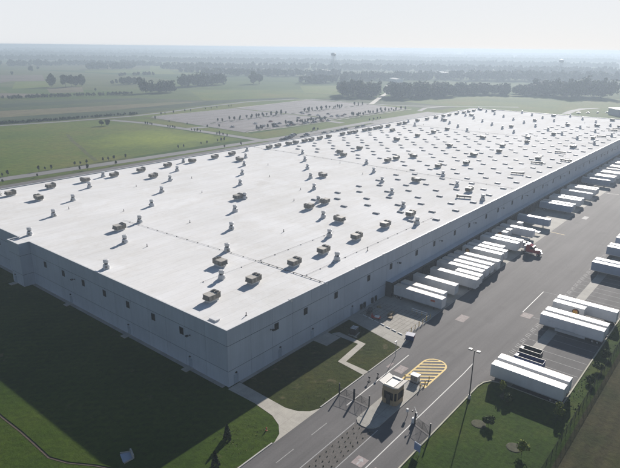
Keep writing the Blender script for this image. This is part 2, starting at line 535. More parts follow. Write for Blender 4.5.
# ------------------------------------------------------------------ ground
mb = MB(); n = 128
for k in range(n):
    a0, a1 = 2 * math.pi * k / n, 2 * math.pi * (k + 1) / n
    rr = [0, 300, 1500, 4500, 9200]
    for r0, r1 in zip(rr, rr[1:]):
        if r0 == 0:
            mb.face([(0, 0, 0), (r1 * math.cos(a0), r1 * math.sin(a0), 0), (r1 * math.cos(a1), r1 * math.sin(a1), 0)])
        else:
            mb.face([(r0 * math.cos(a0), r0 * math.sin(a0), 0), (r1 * math.cos(a0), r1 * math.sin(a0), 0),
                     (r1 * math.cos(a1), r1 * math.sin(a1), 0), (r0 * math.cos(a1), r0 * math.sin(a1), 0)])
struct(mb.build("ground", M['land']))

# far fields
F = [("field", [(-420, 257), (255, 257), (255, 400), (245, 455), (170, 480), (-420, 520)], .02, 'field'),
     ("field", [(-300, 505), (200, 480), (300, 472), (420, 500), (480, 520), (425, 650), (270, 745), (-300, 900)], .02, 'scrub'),
     ("field", [(100, 560), (300, 530), (460, 540), (430, 560), (250, 600), (100, 640)], .06, 'tan'),
     ("field", [(-300, 522), (200, 490), (300, 477), (345, 486), (255, 545), (0, 590), (-300, 650)], .05, 'marsh'),
     ("field", [(300, 540), (440, 560), (600, 500), (590, 480), (500, 505), (430, 500), (380, 500)], .05, 'marsh'),
     ("field", [(230, 640), (420, 620), (420, 645), (270, 690), (230, 690)], .06, 'marsh'),
     ("field", [(464, 1132), (524, 1127), (444, 949), (374, 944)], .04, 'bright'),
     ("field", [(562, 1429), (639, 1371), (524, 1127), (474, 1168), (429, 1118)], .04, 'pink'),
     ("field", [(427, 930), (485, 913), (426, 804), (373, 811)], .04, 'tan'),
     ("field", [(300, 890), (360, 815), (332, 757), (250, 820)], .04, 'pink'),
     ("field", [(809, 1464), (948, 1133), (1165, 1390), (920, 1656)], .04, 'field'),
     ("field", [(1256, 1784), (1303, 1756), (932, 1218), (879, 1257)], .06, 'bright'),
     ("field", [(470, 560), (580, 730), (790, 560), (860, 640), (900, 590), (680, 455), (590, 470), (430, 470)], .03, 'field'),
     ("field", [(809, 666), (878, 606), (690, 470), (680, 547)], .06, 'bright'),
     ("field", [(512, -100), (512, 290), (600, 345), (660, 350), (800, 312), (900, 285), (940, 200), (960, 60), (980, -140)], .03, 'field'),
     ("field", [(268, 246), (283, 246), (283, 440), (268, 440)], .04, 'field'),
     ("field", [(268, 247), (560, 247), (600, 255), (575, 276), (284, 276)], .05, 'field'),
     ("field", [(284, 443), (600, 456), (600, 490), (268, 466)], .04, 'field'),
     ("field", [(596, 250), (640, 250), (660, 345), (630, 420), (600, 455)], .05, 'scrub')]
for nm, poly, z, mt in F:
    sheet(nm, poly, z, M[mt])

# lawns round the warehouse
sheet("lawn", [(-220, -20.5), (0, -20.5), (0, 185), (-220, 185)], .02, M['lawn3'])
sheet("lawn", [(0, -20.4), (43, -20.4), (50.6, -.2), (0, -.2)], .024, M['lawn'])
sheet("lawn", [(-160, -42.9), (700, -42.9), (700, -64.5), (-160, -64.5)], .02, M['lawn2'])
sheet("rough_field", [(-200, -64.5), (900, -64.5), (900, -420), (-200, -420)], .02, M['brown'])
dl = [(-37.6, 31), (-37.6, 27.6), (-37.3, 20.2), (-37.3, 14.8), (-37.4, 8.7), (-35.9, 4.8), (-33.0, 0.2), (-31, -4)]
band("ditch", dl, .5, .06, M['soil'])
band("ditch_bank", [(x + .38, y) for x, y in dl], .3, .058, M['lawn3'], .1)

# yard, roads
sheet("truck_yard", [(-160, -20.5), (43, -20.5), (43.5, -19), (60, -.1), (505, -.1), (505, -60), (41.6, -60), (41.6, -44.4), (39, -42.9), (-160, -42.9)], .05, M['asphalt'])
sheet("stall_pavement", rect(41.6, 505, -59.9, -44.2), .056, M['asphalt2'])
sheet("concrete_apron", [(61, -18.5), (505, -18.5), (505, -.1), (61, -.1)], .062, M['conc'])
sheet("concrete_strip", rect(41.8, 505, -48.9, -46.3), .062, M['conc'])
sheet("back_pavement", rect(-160, 420, 168.3, 236), .05, M['asphalt'])
sheet("back_pavement", rect(420, 560, 168.3, 246), .05, M['road'])
band("back_road", [(-420, 247), (60, 252), (140, 247), (300, 240), (430, 246), (560, 246)], 9.5, .07, M['road'])
band("back_road_verge", [(-420, 238), (60, 243.5), (140, 239.5), (262, 236)], 4, .075, M['field'])
band("cross_road", [(262, 243), (262.5, 330), (262, 400), (252, 448)], 8.5, .08, M['road'])
band("entry_road", [(262, 342), (285, 338)], 9, .082, M['road'])
band("field_road", [(-500, 540), (100, 497), (212, 470), (290, 462), (340, 468), (404, 484), (500, 496), (575, 478), (592, 452)], 7, .09, M['road'])
band("perimeter_road", [(592, 462), (596, 360), (604, 310), (660, 240), (700, 190)], 6, .085, M['road'])
band("perimeter_road", [(560, 262), (600, 275), (640, 265)], 6, .088, M['road'])
band("farm_lane", [(592, 354), (700, 408), (829, 469), (960, 560)], 7, .1, M['path'])
band("dirt_track", [(124, 262), (134, 291), (145, 319), (156, 350), (171, 386)], 3.0, .075, M['track'])
band("far_lane", [(660, 118), (700, 122), (740, 120), (765, 108)], 9, .07, M['road'])
sheet("car_park", [(284, 286), (318, 284), (420, 286), (420, 443), (310, 443), (293, 439)], .09, M['lot'])
sheet("car_park", [(424, 286), (575, 286), (590, 360), (580, 456), (424, 449)], .09, M['lot'])
band("car_park_lane", [(422, 440), (424, 300)], 3.0, .1, M['field'])
band("car_park_lane", [(400, 262), (402, 288)], 9, .1, M['road'])
band("car_park_kerb", [(286, 285), (345, 281), (402, 281), (575, 281)], 1.6, .1, M['path'])
band("car_park_kerb", [(300, 444.5), (420, 445), (580, 458)], 1.6, .1, M['path'])

# concrete paths by the near corner
pl = [(-.6, -.3), (-.5, -8.6), (-1.2, -14.5), (-2.6, -17.6), (-4.6, -19.6), (-7.4, -20.7)]
pr = [(3.1, -.3), (2.8, -8.1), (2.6, -14.8), (3.4, -17.6), (5.0, -19.6), (7.4, -20.7)]
mb = MB()
for i in range(5):
    mb.face([(*pl[i], .06), (*pl[i + 1], .06), (*pr[i + 1], .06), (*pr[i], .06)])
struct(mb.build("curved_path", M['path']))
sheet("wall_strip", rect(-1.1, 0, 1.0, 168), .05, M['conc'])
sheet("wall_strip", rect(3.2, 61, -1.0, 0), .057, M['conc'])
sheet("service_pad", rect(29.2, 35.2, -5.4, -1.0), .064, M['path'])
band("footpath", [(35.2, -3.2), (36.4, -3.5), (36.0, -11.7), (25.6, -12.9), (25.0, -20.4)], 2.0, .068, M['path'])
sheet("driveway", [(45.2, -1.0), (50.4, -1.0), (46.9, -20.4), (41.0, -20.4)], .066, M['conc'])
sheet("equipment_yard", [(50.4, -1.0), (61.2, -1.0), (61.2, -18.4), (47.0, -18.4)], .07, M['yardc'])

# traffic island, hatch and median
isl = [(28.4, -28.5), (28.4, -33.7), (10.2, -33.7), (9.0, -33.3), (8.2, -32.3), (8.0, -30.9), (8.3, -29.6), (9.2, -28.7), (10.2, -28.5)]
struct(MB().prism(isl, .05, .19).build("traffic_island", M['conc']))
sheet("median", [(-160, -29.3), (8.0, -29.3), (8.0, -33.9), (-160, -33.9)], .06, M['gravel'])
arc = [(28.6, -28.2)] + [(38.6 + 3.1 * math.sin(R(a)), -31.1 + 2.9 * math.cos(R(a))) for a in range(0, 181, 20)] + [(28.6, -34.0)]
band("yellow_marking", arc, .42, .064, M['yellow'])
mb = MB()
for k in range(9):
    x = 24.9 + k * 1.72
    pts = []
    for y, dx in ((-28.4, 0), (-33.8, 4.3)):
        pts.append((x + dx, y))
    (xa, ya), (xb, yb) = pts
    # clip to the straight sides and the rounded end
    if xa < 28.7:
        f = (28.7 - xa) / (xb - xa); xa, ya = 28.7, ya + (yb - ya) * f
    while math.hypot(max(xb - 38.6, 0) / 3.0, (yb + 31.1) / 2.8) > 1 and yb < ya:
        xb -= 4.3 / 54; yb += .1
    while math.hypot(max(xa - 38.6, 0) / 3.0, (ya + 31.1) / 2.8) > 1 and yb < ya:
        xa += 4.3 / 54; ya -= .1
    if ya - yb > .5:
        mb.face([(xa, ya, .062), (xb, yb, .062), (xb + .6, yb, .062), (xa + .6, ya, .062)])
struct(mb.build("yellow_hatching", M['yellow']))

# lane lines
def seg(name, pts, wd, mt, z=.066):
    return band(name, pts, wd, z, mt)
seg("lane_line", [(-160, -29.05), (8, -29.05)], .18, M['paintd'])
seg("lane_line", [(-160, -34.05), (9, -34.05)], .18, M['paintd'])
seg("lane_line", [(-160, -38.45), (40, -38.2), (46, -38.0)], .2, M['paint'])
seg("lane_line", [(11.8, -24.35), (39, -23.9)], .24, M['paint'])
mb = MB()
for k in range(16):
    x = -160 + k * 10.4 + 3.2
    if x < 8:
        mb.face([(x, -24.85, .066), (x + 5, -24.85, .066), (x + 5, -24.68, .066), (x, -24.68, .066)])
struct(mb.build("lane_dashes", M['paintd']))
seg("lane_line", [(82.4, -37.1), (101.5, -36.9)], .22, M['paint'])
seg("lane_line", [(81.0, -40.4), (80.8, -44)], .14, M['paintd'])
seg("lane_line", [(101.5, -36.9), (101.8, -43.5)], .14, M['paintd'])
seg("lane_line", [(167.4, -18.6), (166.8, -24.4)], .3, M['yellow'])
seg("lane_line", [(258.0, -18.8), (258.8, -25.5)], .4, M['paint'])
for (x0, x1, y0, y1) in ((30.2, 33.6, -27.0, -24.8), (30.6, 33.1, -23.2, -22.5), (64.7, 69.2, -26.6, -24.0), (79.2, 82.6, -40.3, -37.4), (-2.1, .5, -37.6, -35.3),
                         (-2.6, -.2, -41.9, -39.5), (197, 202.5, -25.0, -22.9)):
    mt = M['paintd'] if x0 > 150 else M['redp']
    sheet("surface_patch", rect(x0, x1, y0, y1), .067, mt)
mb = MB()
for (x0, x1, y0, y1) in ((30.2, 33.6, -27.0, -24.8), (64.7, 69.2, -26.6, -24.0), (79.2, 82.6, -40.3, -37.4)):
    for k in range(5):
        a = x0 + .4 + k * (x1 - x0 - .8) / 4
        mb.face([(a - .07, y0 + .35, .071), (a + .07, y0 + .35, .071), (a + .07, y1 - .35, .071), (a - .07, y1 - .35, .071)])
struct(mb.build("patch_lines", M['paintd']))
# straight-ahead arrow on the red square
struct(MB().face([(-1.9, -36.6, .072), (-.6, -36.6, .072), (-.6, -36.3, .072), (-1.9, -36.3, .072)])
       .face([(-.6, -37.1, .072), (.35, -36.45, .072), (-.6, -35.8, .072)]).build("lane_arrow", M['paintd']))

# trailer stall lines and head marks
STALL = 3.73
mb = MB(); mk = MB()
x = 44.8
while x < 330:
    mb.face([(x - .07, -59.6, .066), (x + .07, -59.6, .066), (x + .07, -43.9, .066), (x - .07, -43.9, .066)])
    for k in range(3):
        a = x + .65 + k * .95
        mk.face([(a, -43.9, .066), (a + .28, -43.9, .066), (a + .75, -42.7, .066), (a + .47, -42.7, .066)])
    x += STALL
struct(mb.build("stall_lines", M['paintd']))
struct(mk.build("stall_head_marks", M['paintd']))
mb = MB()
for k in range(70):
    x = 69.7 + k * 4.1
    mb.face([(x - .06, -17.8, .068), (x + .06, -17.8, .068), (x + .06, -3, .068), (x - .06, -3, .068)])
struct(mb.build("dock_lane_lines", M['paintd']))

# kerbs
def kerb(pts, mt='kerb', wd=.28, h=.13):
    band("kerb", pts, wd, .05, M[mt], h)
kerb([(-160, -20.45), (-7.6, -20.45)])
kerb([(7.6, -20.45), (24, -20.45)])
kerb([(26, -20.45), (41.2, -20.45)])
kerb([(-160, -43.0), (37.0, -43.0), (39.4, -43.4), (41.0, -44.4), (41.6, -46), (41.6, -60.1), (505, -60.1)], 'kerby')
kerb([(47.0, -18.5), (61, -18.5)])

# ------------------------------------------------------------------ warehouse
Lx, Wy, H = 505.0, 167.8, 14.4
wh = thing("warehouse", "huge white-roofed warehouse with pale panel walls and a long row of truck docks", "warehouse")
core = MB()
core.box(.06, Lx - .06, .06, Wy - .06, 0, 13.95)
core.box(-3.44, .5, 90.86, 98.14, 0, 13.95)
core.build("wall_core", M['joint'], wh)
roof = MB()
roof.face([(.3, .3, 14.0), (Lx - .3, .3, 14.0), (Lx - .3, Wy - .3, 14.0), (.3, Wy - .3, 14.0)])
roof.face([(-3.2, 91.1, 13.99), (.35, 91.1, 13.99), (.35, 97.9, 13.99), (-3.2, 97.9, 13.99)])
roof.build("roof", M['roof'], wh)
TIERS = ((0.05, 3.92), (4.05, 10.32), (10.45, 14.28))
PW = 7.32
me_cache = {}
def panel(x0, x1, y0, y1, z0, z1):
    key = (round(x1 - x0, 2), round(y1 - y0, 2), round(z1 - z0, 2))
    if key not in me_cache:
        dx, dy, dz = key
        me = MB().box(0, dx, 0, dy, 0, dz).mesh("wall_panel", M['wall'])
        me_cache[key] = me
    ob("wall_panel", me_cache[key], wh, (x0, y0, z0))
k = 0
while k * PW < Lx - .1:
    a, b = k * PW + .035, min((k + 1) * PW - .035, Lx)
    for z0, z1 in TIERS:
        panel(a if k else 0, b, 0, .12, z0, z1)
    k += 1
ys = [0.12 + i * PW for i in range(13)] + [90.8]
ys = [y for y in ys if y < 90] + [90.8]
for y0, y1 in zip(ys, ys[1:]):
    for z0, z1 in TIERS:
        panel(0, .12, y0 + .035, y1 - .035, z0, z1)
for z0, z1 in TIERS:
    panel(-3.5, -3.38, 90.8, 98.2, z0, z1)
    panel(-3.37, 0.1, 90.8, 90.92, z0, z1)
    panel(-3.37, 0.1, 98.08, 98.2, z0, z1)
ys = [98.2 + i * 9.94 for i in range(8)]
for y0, y1 in zip(ys, ys[1:]):
    for z0, z1 in TIERS:
        panel(0, .12, y0 + .035, y1 - .035, z0, z1)
MB().box(.13, Lx - .13, Wy - .12, Wy, .05, 14.28).box(Lx - .12, Lx, .13, Wy - .13, .05, 14.28).build("rear_wall", M['wall'], wh)
cp = MB()
for x0, x1, y0, y1 in ((-.06, Lx + .06, -.06, .34), (-.06, Lx + .06, Wy - .34, Wy + .06), (Lx - .34, Lx + .06, .345, Wy - .345),
                       (-.06, .34, .345, 90.74), (-.06, .34, 98.26, Wy - .345), (-3.56, -3.16, 90.74, 98.26), (-3.155, .34, 90.745, 91.13), (-3.155, .34, 97.87, 98.255)):
    cp.box(x0, x1, y0, y1, 14.29, 14.42)
cp.build("parapet_cap", M['cap'], wh)
vp = MB().cyl((0, 0, 0), (0, 0, .9), .11, n=8).lathe([(.3, 0), (.16, .12)], 8).mesh("vent_pipe", M['pipe'])
for x, y in ((8.5, 2.6), (22, 60), (47, 70), (61, 38), (94, 62), (78, 100), (120, 100), (140, 120), (40, 100), (93, 125), (66, 130), (155, 70), (170, 95), (352, 95), (400, 120), (455, 45), (345, 140), (64, 6), (28, 118), (110, 72)):
    ob("vent_pipe", vp, wh, (x, y, 14.0))
scup = MB().box(-.75, .75, -.09, .5, 14.2, 14.5).box(-.3, .3, -.12, -.065, 13.7, 14.25).mesh("roof_scupper", M['cap'])
x = 21.5
while x < Lx:
    ob("roof_scupper", scup, wh, (x, 0, 0))
    x += 14.2
# windows: dark square lights high in the walls
wf = MB().box(-.72, .72, -.07, .02, -.92, .92).mesh("window", M['frame'])
wp = MB()
for sx in (-1, 1):
    for sz in (-1, 1):
        cx, cz = sx * .33, sz * .42
        wp.box(cx - .28, cx + .28, -.085, -.06, cz - .37, cz + .37)
wpm = wp.mesh("pane", M['glass'])
def window(x, y, rz, z=8.9):
    f = ob("window", wf, wh, (x, y, z), rz)
    ob("pane", wpm, f)
for y in (16, 27.1, 38.1, 49.1, 60, 71.1, 82):
    window(0, y, -math.pi / 2)
    window(0, y + 98, -math.pi / 2) if y + 98 < 165 else None
xs = [16, 27]
k = 0
while 40 + 28.4 * k < 500:
    xs += [40 + 28.4 * k, 56 + 28.4 * k]; k += 1
for x in xs:
    window(x, 0, 0, 9.1)
# wall lights: hooded black fittings on arms
wl = MB().box(-.12, .12, -.06, .02, -.2, .2).cyl((0, -.03, .05), (0, -.75, .18), .05, n=6)
wl.prism([(-.34, -1.25), (.34, -1.25), (.26, -.6), (-.26, -.6)], .05, .35)
wlm = wl.mesh("wall_light", M['dark'])
for x in [13.9] + [72.3 + 28.4 * i for i in range(15)]:
    ob("wall_light", wlm, wh, (x, 0, 9.1))
for y in (12.9, 64.6):
    ob("wall_light", wlm, wh, (0, y, 8.75), -math.pi / 2)
# personnel doors with stoops
dm = MB().box(-.5, .5, -.06, .02, .12, 2.25).mesh("door", M['door'])
dfm = MB().box(-.62, -.51, -.09, .02, .1, 2.36).box(.51, .62, -.09, .02, .1, 2.36).box(-.505, .505, -.09, .02, 2.26, 2.36).mesh("door_frame", M['door'])
dhm = MB().box(.3, .42, -.13, -.05, 1.05, 1.12).mesh("handle", M['galv'])
dlm = MB().box(-.22, .22, -.3, .02, 2.75, 3.05).mesh("door_light", M['dark'])
stm = MB().box(-.95, .95, -2.2, 0, 0, .16).mesh("stoop", M['path'])
for (x, y, rz, st) in ((0, 38.6, -math.pi / 2, 1), (0, 13.3, -math.pi / 2, 1), (0, 68.3, -math.pi / 2, 1), (-3.5, 96.2, -math.pi / 2, 1), (2.3, 0, 0, 0), (17.2, 0, 0, 0), (29.9, 0, 0, 0), (47.9, 0, 0, 0)):
    d = ob("door", dm, wh, (x, y, .07), rz)
    ob("door_frame", dfm, d); ob("handle", dhm, d); ob("door_light", dlm, d)
    if st:
        ob("stoop", stm, wh, (x, y, .02), rz)
# electrical switchgear panels on the wall by the equipment yard
eb = MB().box(-.45, .45, -.35, .02, .3, 1.9).box(-.4, .4, -.38, -.34, .4, 1.8).mesh("wall_cabinet", M['dark'])
for x in (52.5, 54.2, 58.4, 60.3):
    ob("wall_cabinet", eb, wh, (x, 0, .07))
# docks
cn = MB().box(0, 28.3, -2.2, 0.0, 4.55, 4.85, 0).box(0, 28.3, -2.26, -2.19, 4.3, 4.92, 1).mesh("dock_canopy", [M['wall'], M['frame']])
x = 66.0
while x < 480:
    ob("dock_canopy", cn, wh, (x, 0, 0)); x += 28.4
MB().box(65.75, 65.97, -2.26, 0, .06, 4.92).build("dock_side_wall", M['dark'], wh)
docked = [67.6, 71.5, 79.3, 88.0, 91.6, 95.7, 99.5, 103.6, 108.2, 115.8, 119.9, 123.8, 131.8, 135.7, 142.8, 147.0, 151.7, 159.5, 171.8, 201.2, 205.4, 215.4, 219.8,
          233.9, 244.2, 248.6, 273.2, 283.8, 288.2, 297.4, 301.8, 310.8, 319.6, 324, 334.5, 339, 349, 353.4]
doors = sorted(docked)
x = 68
while x < 470:
    if min(abs(x - d) for d in doors) > 3.3:
        doors.append(x)
    x += 1.0
dd = MB()
dd.box(-1.35, 1.35, -.05, .02, 1.25, 4.2)
for i in range(1, 6):
    dd.box(-1.33, 1.33, -.075, -.045, 1.25 + i * .49 - .02, 1.25 + i * .49 + .02)
ddm = dd.mesh("dock_door", M['tg'])
dsm = MB().box(-1.75, -1.36, -2.15, .02, 1.0, 4.5).box(1.36, 1.75, -2.15, .02, 1.0, 4.5).box(-1.355, 1.355, -2.15, .02, 4.21, 4.5).mesh("dock_seal", M['black'])
dbm = MB().box(-1.2, -.85, -2.3, .02, .6, 1.1).box(.85, 1.2, -2.3, .02, .6, 1.1).mesh("dock_bumper", M['black'])
for x in doors:
    d = ob("dock_door", ddm, wh, (x, 0, 0))
    ob("dock_seal", dsm, d); ob("dock_bumper", dbm, d)

# roof services that belong to the building: gas pipe runs on sleepers, hatch, skylights
def pipe_run(x0, y0, x1, y1, r=.09, step=3.0):
    L = math.hypot(x1 - x0, y1 - y0); a = math.atan2(y1 - y0, x1 - x0)
    mb = MB().cyl((0, 0, .15 + r), (L, 0, .15 + r), r, n=6)
    k = 1.0
    while k < L:
        w_ = .1 + r; mb.box(k - w_ * .6, k + w_ * .6, -w_ * 1.5, w_ * 1.5, .0, .16); k += step
    mb.build("roof_pipe", M['pipe'], wh, (x0, y0, 14.0), a)
pipe_run(35.4, 1.0, 35.4, 25.0, .07, 3.1)
pipe_run(35.4, 25.0, 33.2, 90, .03, 5)
pipe_run(35.6, 7.6, 110, 7.9, .03, 6)
pipe_run(35.6, 25, 72, 25, .03, 6)
pipe_run(175.5, 2, 175.5, 166, .04, 6)
pipe_run(338, 60, 338, 166, .05, 7)
pipe_run(14, 25.3, 35, 25.3, .02, 7)
MB().box(-.65, .65, -1.15, 1.15, 0, .35).box(-.72, .72, -1.22, 1.22, .35, .43).build("roof_hatch", M['curb'], wh, (2.3, 6.6, 14.0))
sk = MB().box(-.62, .62, -1.28, 1.28, 0, .28, 0)
sk.prism(rect(-.58, .58, -1.24, 1.24), .28, .5, 1, rect(-.4, .4, -1.0, 1.0))
skm = sk.mesh("skylight", [M['skylc'], M['skyl']])
# ------------------------------------------------------------------ rooftop units
RT = {
 "back": (155, [23, 40, 56, 71, 86, 102, 118, 134, 147, 178, 186, 196, 203, 212, 219, 228, 238, 254, 263, 270, 282, 289, 297, 304, 315, 332, 341, 362, 379, 396, 410, 422, 437, 453, 464, 476, 493]),
 "second": (139.5, [27, 82, 138, 296, 382, 436, 488]),
 "third": (112, [187.5, 194, 213, 260, 285, 309, 331]),
 "fourth": (78, [26, 81, 137, 191, 200, 212, 260, 309, 381, 436, 487]),
 "fifth": (50, [89, 99, 158, 196, 214, 240, 262, 284, 310, 331, 361, 423]),
 "sixth": (31, [26, 83, 437, 489]),
 "front": (15, [9, 23.5, 40, 53.5, 71, 88.5, 106, 157, 254, 311, 361]),
}
TWEAK = {("third", 194): 113, ("third", 187.5): 105.5, ("fourth", 191): 78, ("fourth", 212): 74, ("fourth", 260): 75, ("fourth", 309): 74, ("fourth", 81): 81, ("fourth", 26): 81, ("fourth", 137): 81,
         ("fifth", 158): 42, ("fifth", 214): 42.5, ("fifth", 262): 43.5, ("fifth", 310): 43.5, ("fifth", 361): 42, ("fourth", 381): 81, ("fourth", 436): 81, ("fourth", 487): 81, ("front", 254): 17.5,
         ("third", 260): 114}
ROWTXT = {"back": "along the far long roof edge from the end wall", "second": "in the second row from the far long roof edge", "third": "in the third row from the far long roof edge",
          "fourth": "in the middle row of the white roof", "fifth": "in the third row from the dock-side roof edge", "sixth": "in the second row from the dock-side roof edge",
          "front": "in the row beside the dock-side roof edge"}
def make_unit(label):
    t = thing("rooftop_unit", label, "air conditioner", (0, 0, 14.0), 0, "air-conditioning units on the white roof")
    t.scale = (.9, .96, 1.14)
    MB().box(-1.75, 1.6, -.98, .98, 0, .36).build("curb", M['curb'], t)
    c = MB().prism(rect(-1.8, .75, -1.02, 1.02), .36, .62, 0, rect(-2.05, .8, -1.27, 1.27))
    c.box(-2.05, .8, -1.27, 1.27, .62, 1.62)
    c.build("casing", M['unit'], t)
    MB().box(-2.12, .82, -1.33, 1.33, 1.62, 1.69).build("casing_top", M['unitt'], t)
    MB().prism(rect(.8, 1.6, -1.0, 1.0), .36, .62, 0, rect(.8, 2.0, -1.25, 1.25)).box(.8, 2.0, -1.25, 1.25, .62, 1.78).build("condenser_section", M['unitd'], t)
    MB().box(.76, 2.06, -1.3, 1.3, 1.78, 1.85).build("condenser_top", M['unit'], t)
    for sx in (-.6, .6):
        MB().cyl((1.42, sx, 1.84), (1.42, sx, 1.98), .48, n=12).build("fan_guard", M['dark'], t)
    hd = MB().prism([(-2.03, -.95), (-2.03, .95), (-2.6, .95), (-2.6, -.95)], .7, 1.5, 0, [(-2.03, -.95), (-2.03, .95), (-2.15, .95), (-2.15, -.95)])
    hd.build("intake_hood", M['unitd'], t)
    for x0 in (-1.97, -1.26, -.55, .14):
        for s_ in (-1, 1):
            y = s_ * 1.27
            MB().box(x0, x0 + .6, min(y, y + s_ * .04), max(y, y + s_ * .04), .7, 1.55).build("access_panel", M['unitd'] if x0 in (-1.26, .14) else M['unit'], t)
    return t
unit0 = None
units = []
for row, (yy, xs) in RT.items():
    for i, x in enumerate(xs):
        y = TWEAK.get((row, x), yy)
        lab = f"grey rooftop air unit, {nth(i + 1)} {ROWTXT[row]}"
        rz = {"sixth": math.pi / 2}.get(row, 0)
        if row == "back":
            rz = random.choice((0, math.pi))
        elif row not in ("front", "sixth"):
            rz = random.choice((0, math.pi, math.pi / 2))
        if unit0 is None:
            unit0 = make_unit(lab); unit0.location = (x, y, 14.0)
        else:
            dup(unit0, (x, y, 14.0), rz, lab)
        units.append((x, y))
# low duct bundles on the roof near the dock edge
def make_duct(label):
    t = thing("roof_duct", label, "duct", (0, 0, 14), 0, "low duct runs on the white roof")
    MB().box(-3.2, 2.2, -.45, .45, .5, 1.2).build("duct", M['unitd'], t)
    MB().box(-3.9, -3.2, -.8, .8, .4, 1.5).build("end_box", M['unitd'], t)
    for x in (-2.5, -.5, 1.7):
        MB().box(x - .08, x + .08, -.5, .5, 0, .5).build("leg", M['pipe'], t)
    return t
for i, (x, y, rz) in enumerate([(145, 11, -1.2), (207, 13, 1.9), (242, 15.2, 1.7), (286, 14, -1.3), (316, 14.5, 0), (375, 12, -1.4), (260, 5, 1.5), (449, 17, 0), (416, 15.5, 1.6), (430, 15.5, 1.6)]):
    lab = f"low metal duct on legs, {nth(i + 1)} along the dock-side roof edge from the end wall"
    if i == 0:
        duct0 = make_duct(lab); duct0.location = (x, y, 14); duct0.rotation_euler = (0, 0, rz)
    else:
        dup(duct0, (x, y, 14), rz, lab)
    units.append((x, y))
# exhaust fans in diagonal lines
def make_fan(label):
    t = thing("exhaust_fan", label, "roof fan", (0, 0, 14), 0, "exhaust fans in diagonal lines on the roof")
    MB().box(-.8, .8, -.8, .8, 0, .35).build("curb", M['curb'], t)
    MB().lathe([(.98, .3), (.98, .55), (.82, 1.2), (.66, 1.3)], 14).build("drum", M['fan'], t)
    MB().lathe([(.52, 1.28), (.52, 1.75)], 10).build("throat", M['dark'], t)
    for k in range(4):
        a_ = .785 + k * 1.571
        MB().box(.58 * math.cos(a_) - .06, .58 * math.cos(a_) + .06, .58 * math.sin(a_) - .06, .58 * math.sin(a_) + .06, 1.28, 1.8).build("bracket", M['fan'], t)
    MB().lathe([(.68, 1.74), (.76, 1.8), (.76, 2.5), (.6, 2.6)], 12).build("cap", M['fan'], t)
    MB().box(.86, 1.12, -.25, .25, .4, .85).build("motor_box", M['unitd'], t)
    return t
fan0 = None
diag = {}
for k in range(32):
    for j in range(11):
        if (j - k) % 3 == 0:
            x, y = 3.8 + 15.85 * k, 8.3 + 15.0 * j
            if y > 163 or x > 500 or 190 < x < 330 or (k == 0 and j == 0):
                continue
            if any(abs(x - a) < 4 and abs(y - b) < 3 for a, b in units):
                y -= 4.0
            diag.setdefault((j - k) // 3, []).append((x, y))
for di, dk in enumerate(sorted(diag, reverse=True)):
    for i, (x, y) in enumerate(diag[dk]):
        lab = f"white roof exhaust fan, {nth(i + 1)} in the {nth(di + 1)} diagonal line counted from the end wall"
        if fan0 is None:
            fan0 = make_fan(lab); fan0.location = (x, y, 14)
        else:
            dup(fan0, (x, y, 14), random.random() * 6, lab)
for k in range(-1, 24):
    for off in (0, 1):
        for j in range(10):
            x = 100.4 + 16 * k + (7.6 if off else 0); y = (5.5 if off else 11.6) + 15 * j
            ok = (99 < x < 183 and y < 60) or (183 <= x <= 335 and y < 148) or (335 < x < 430 and y < 60)
            if ok and not any(abs(x - a) < 3.2 and abs(y - b) < 2.6 for a, b in units):
                ob("skylight", skm, wh, (x, y, 14.0))

# ------------------------------------------------------------------ trailers
def wheel_mesh():
    return (MB().cyl((0, -.14, 0), (0, .14, 0), .5, n=14).mesh("wheel", M['tyre']), MB().cyl((0, -.155, 0), (0, .155, 0), .27, n=10).mesh("rim", M['rim']))
WM, RM = wheel_mesh()
def wheels(t, xs, ys, r=.5):
    for x in xs:
        for y in ys:
            wv = ob("wheel", WM, t, (x, y, .5)); ob("rim", RM, wv)

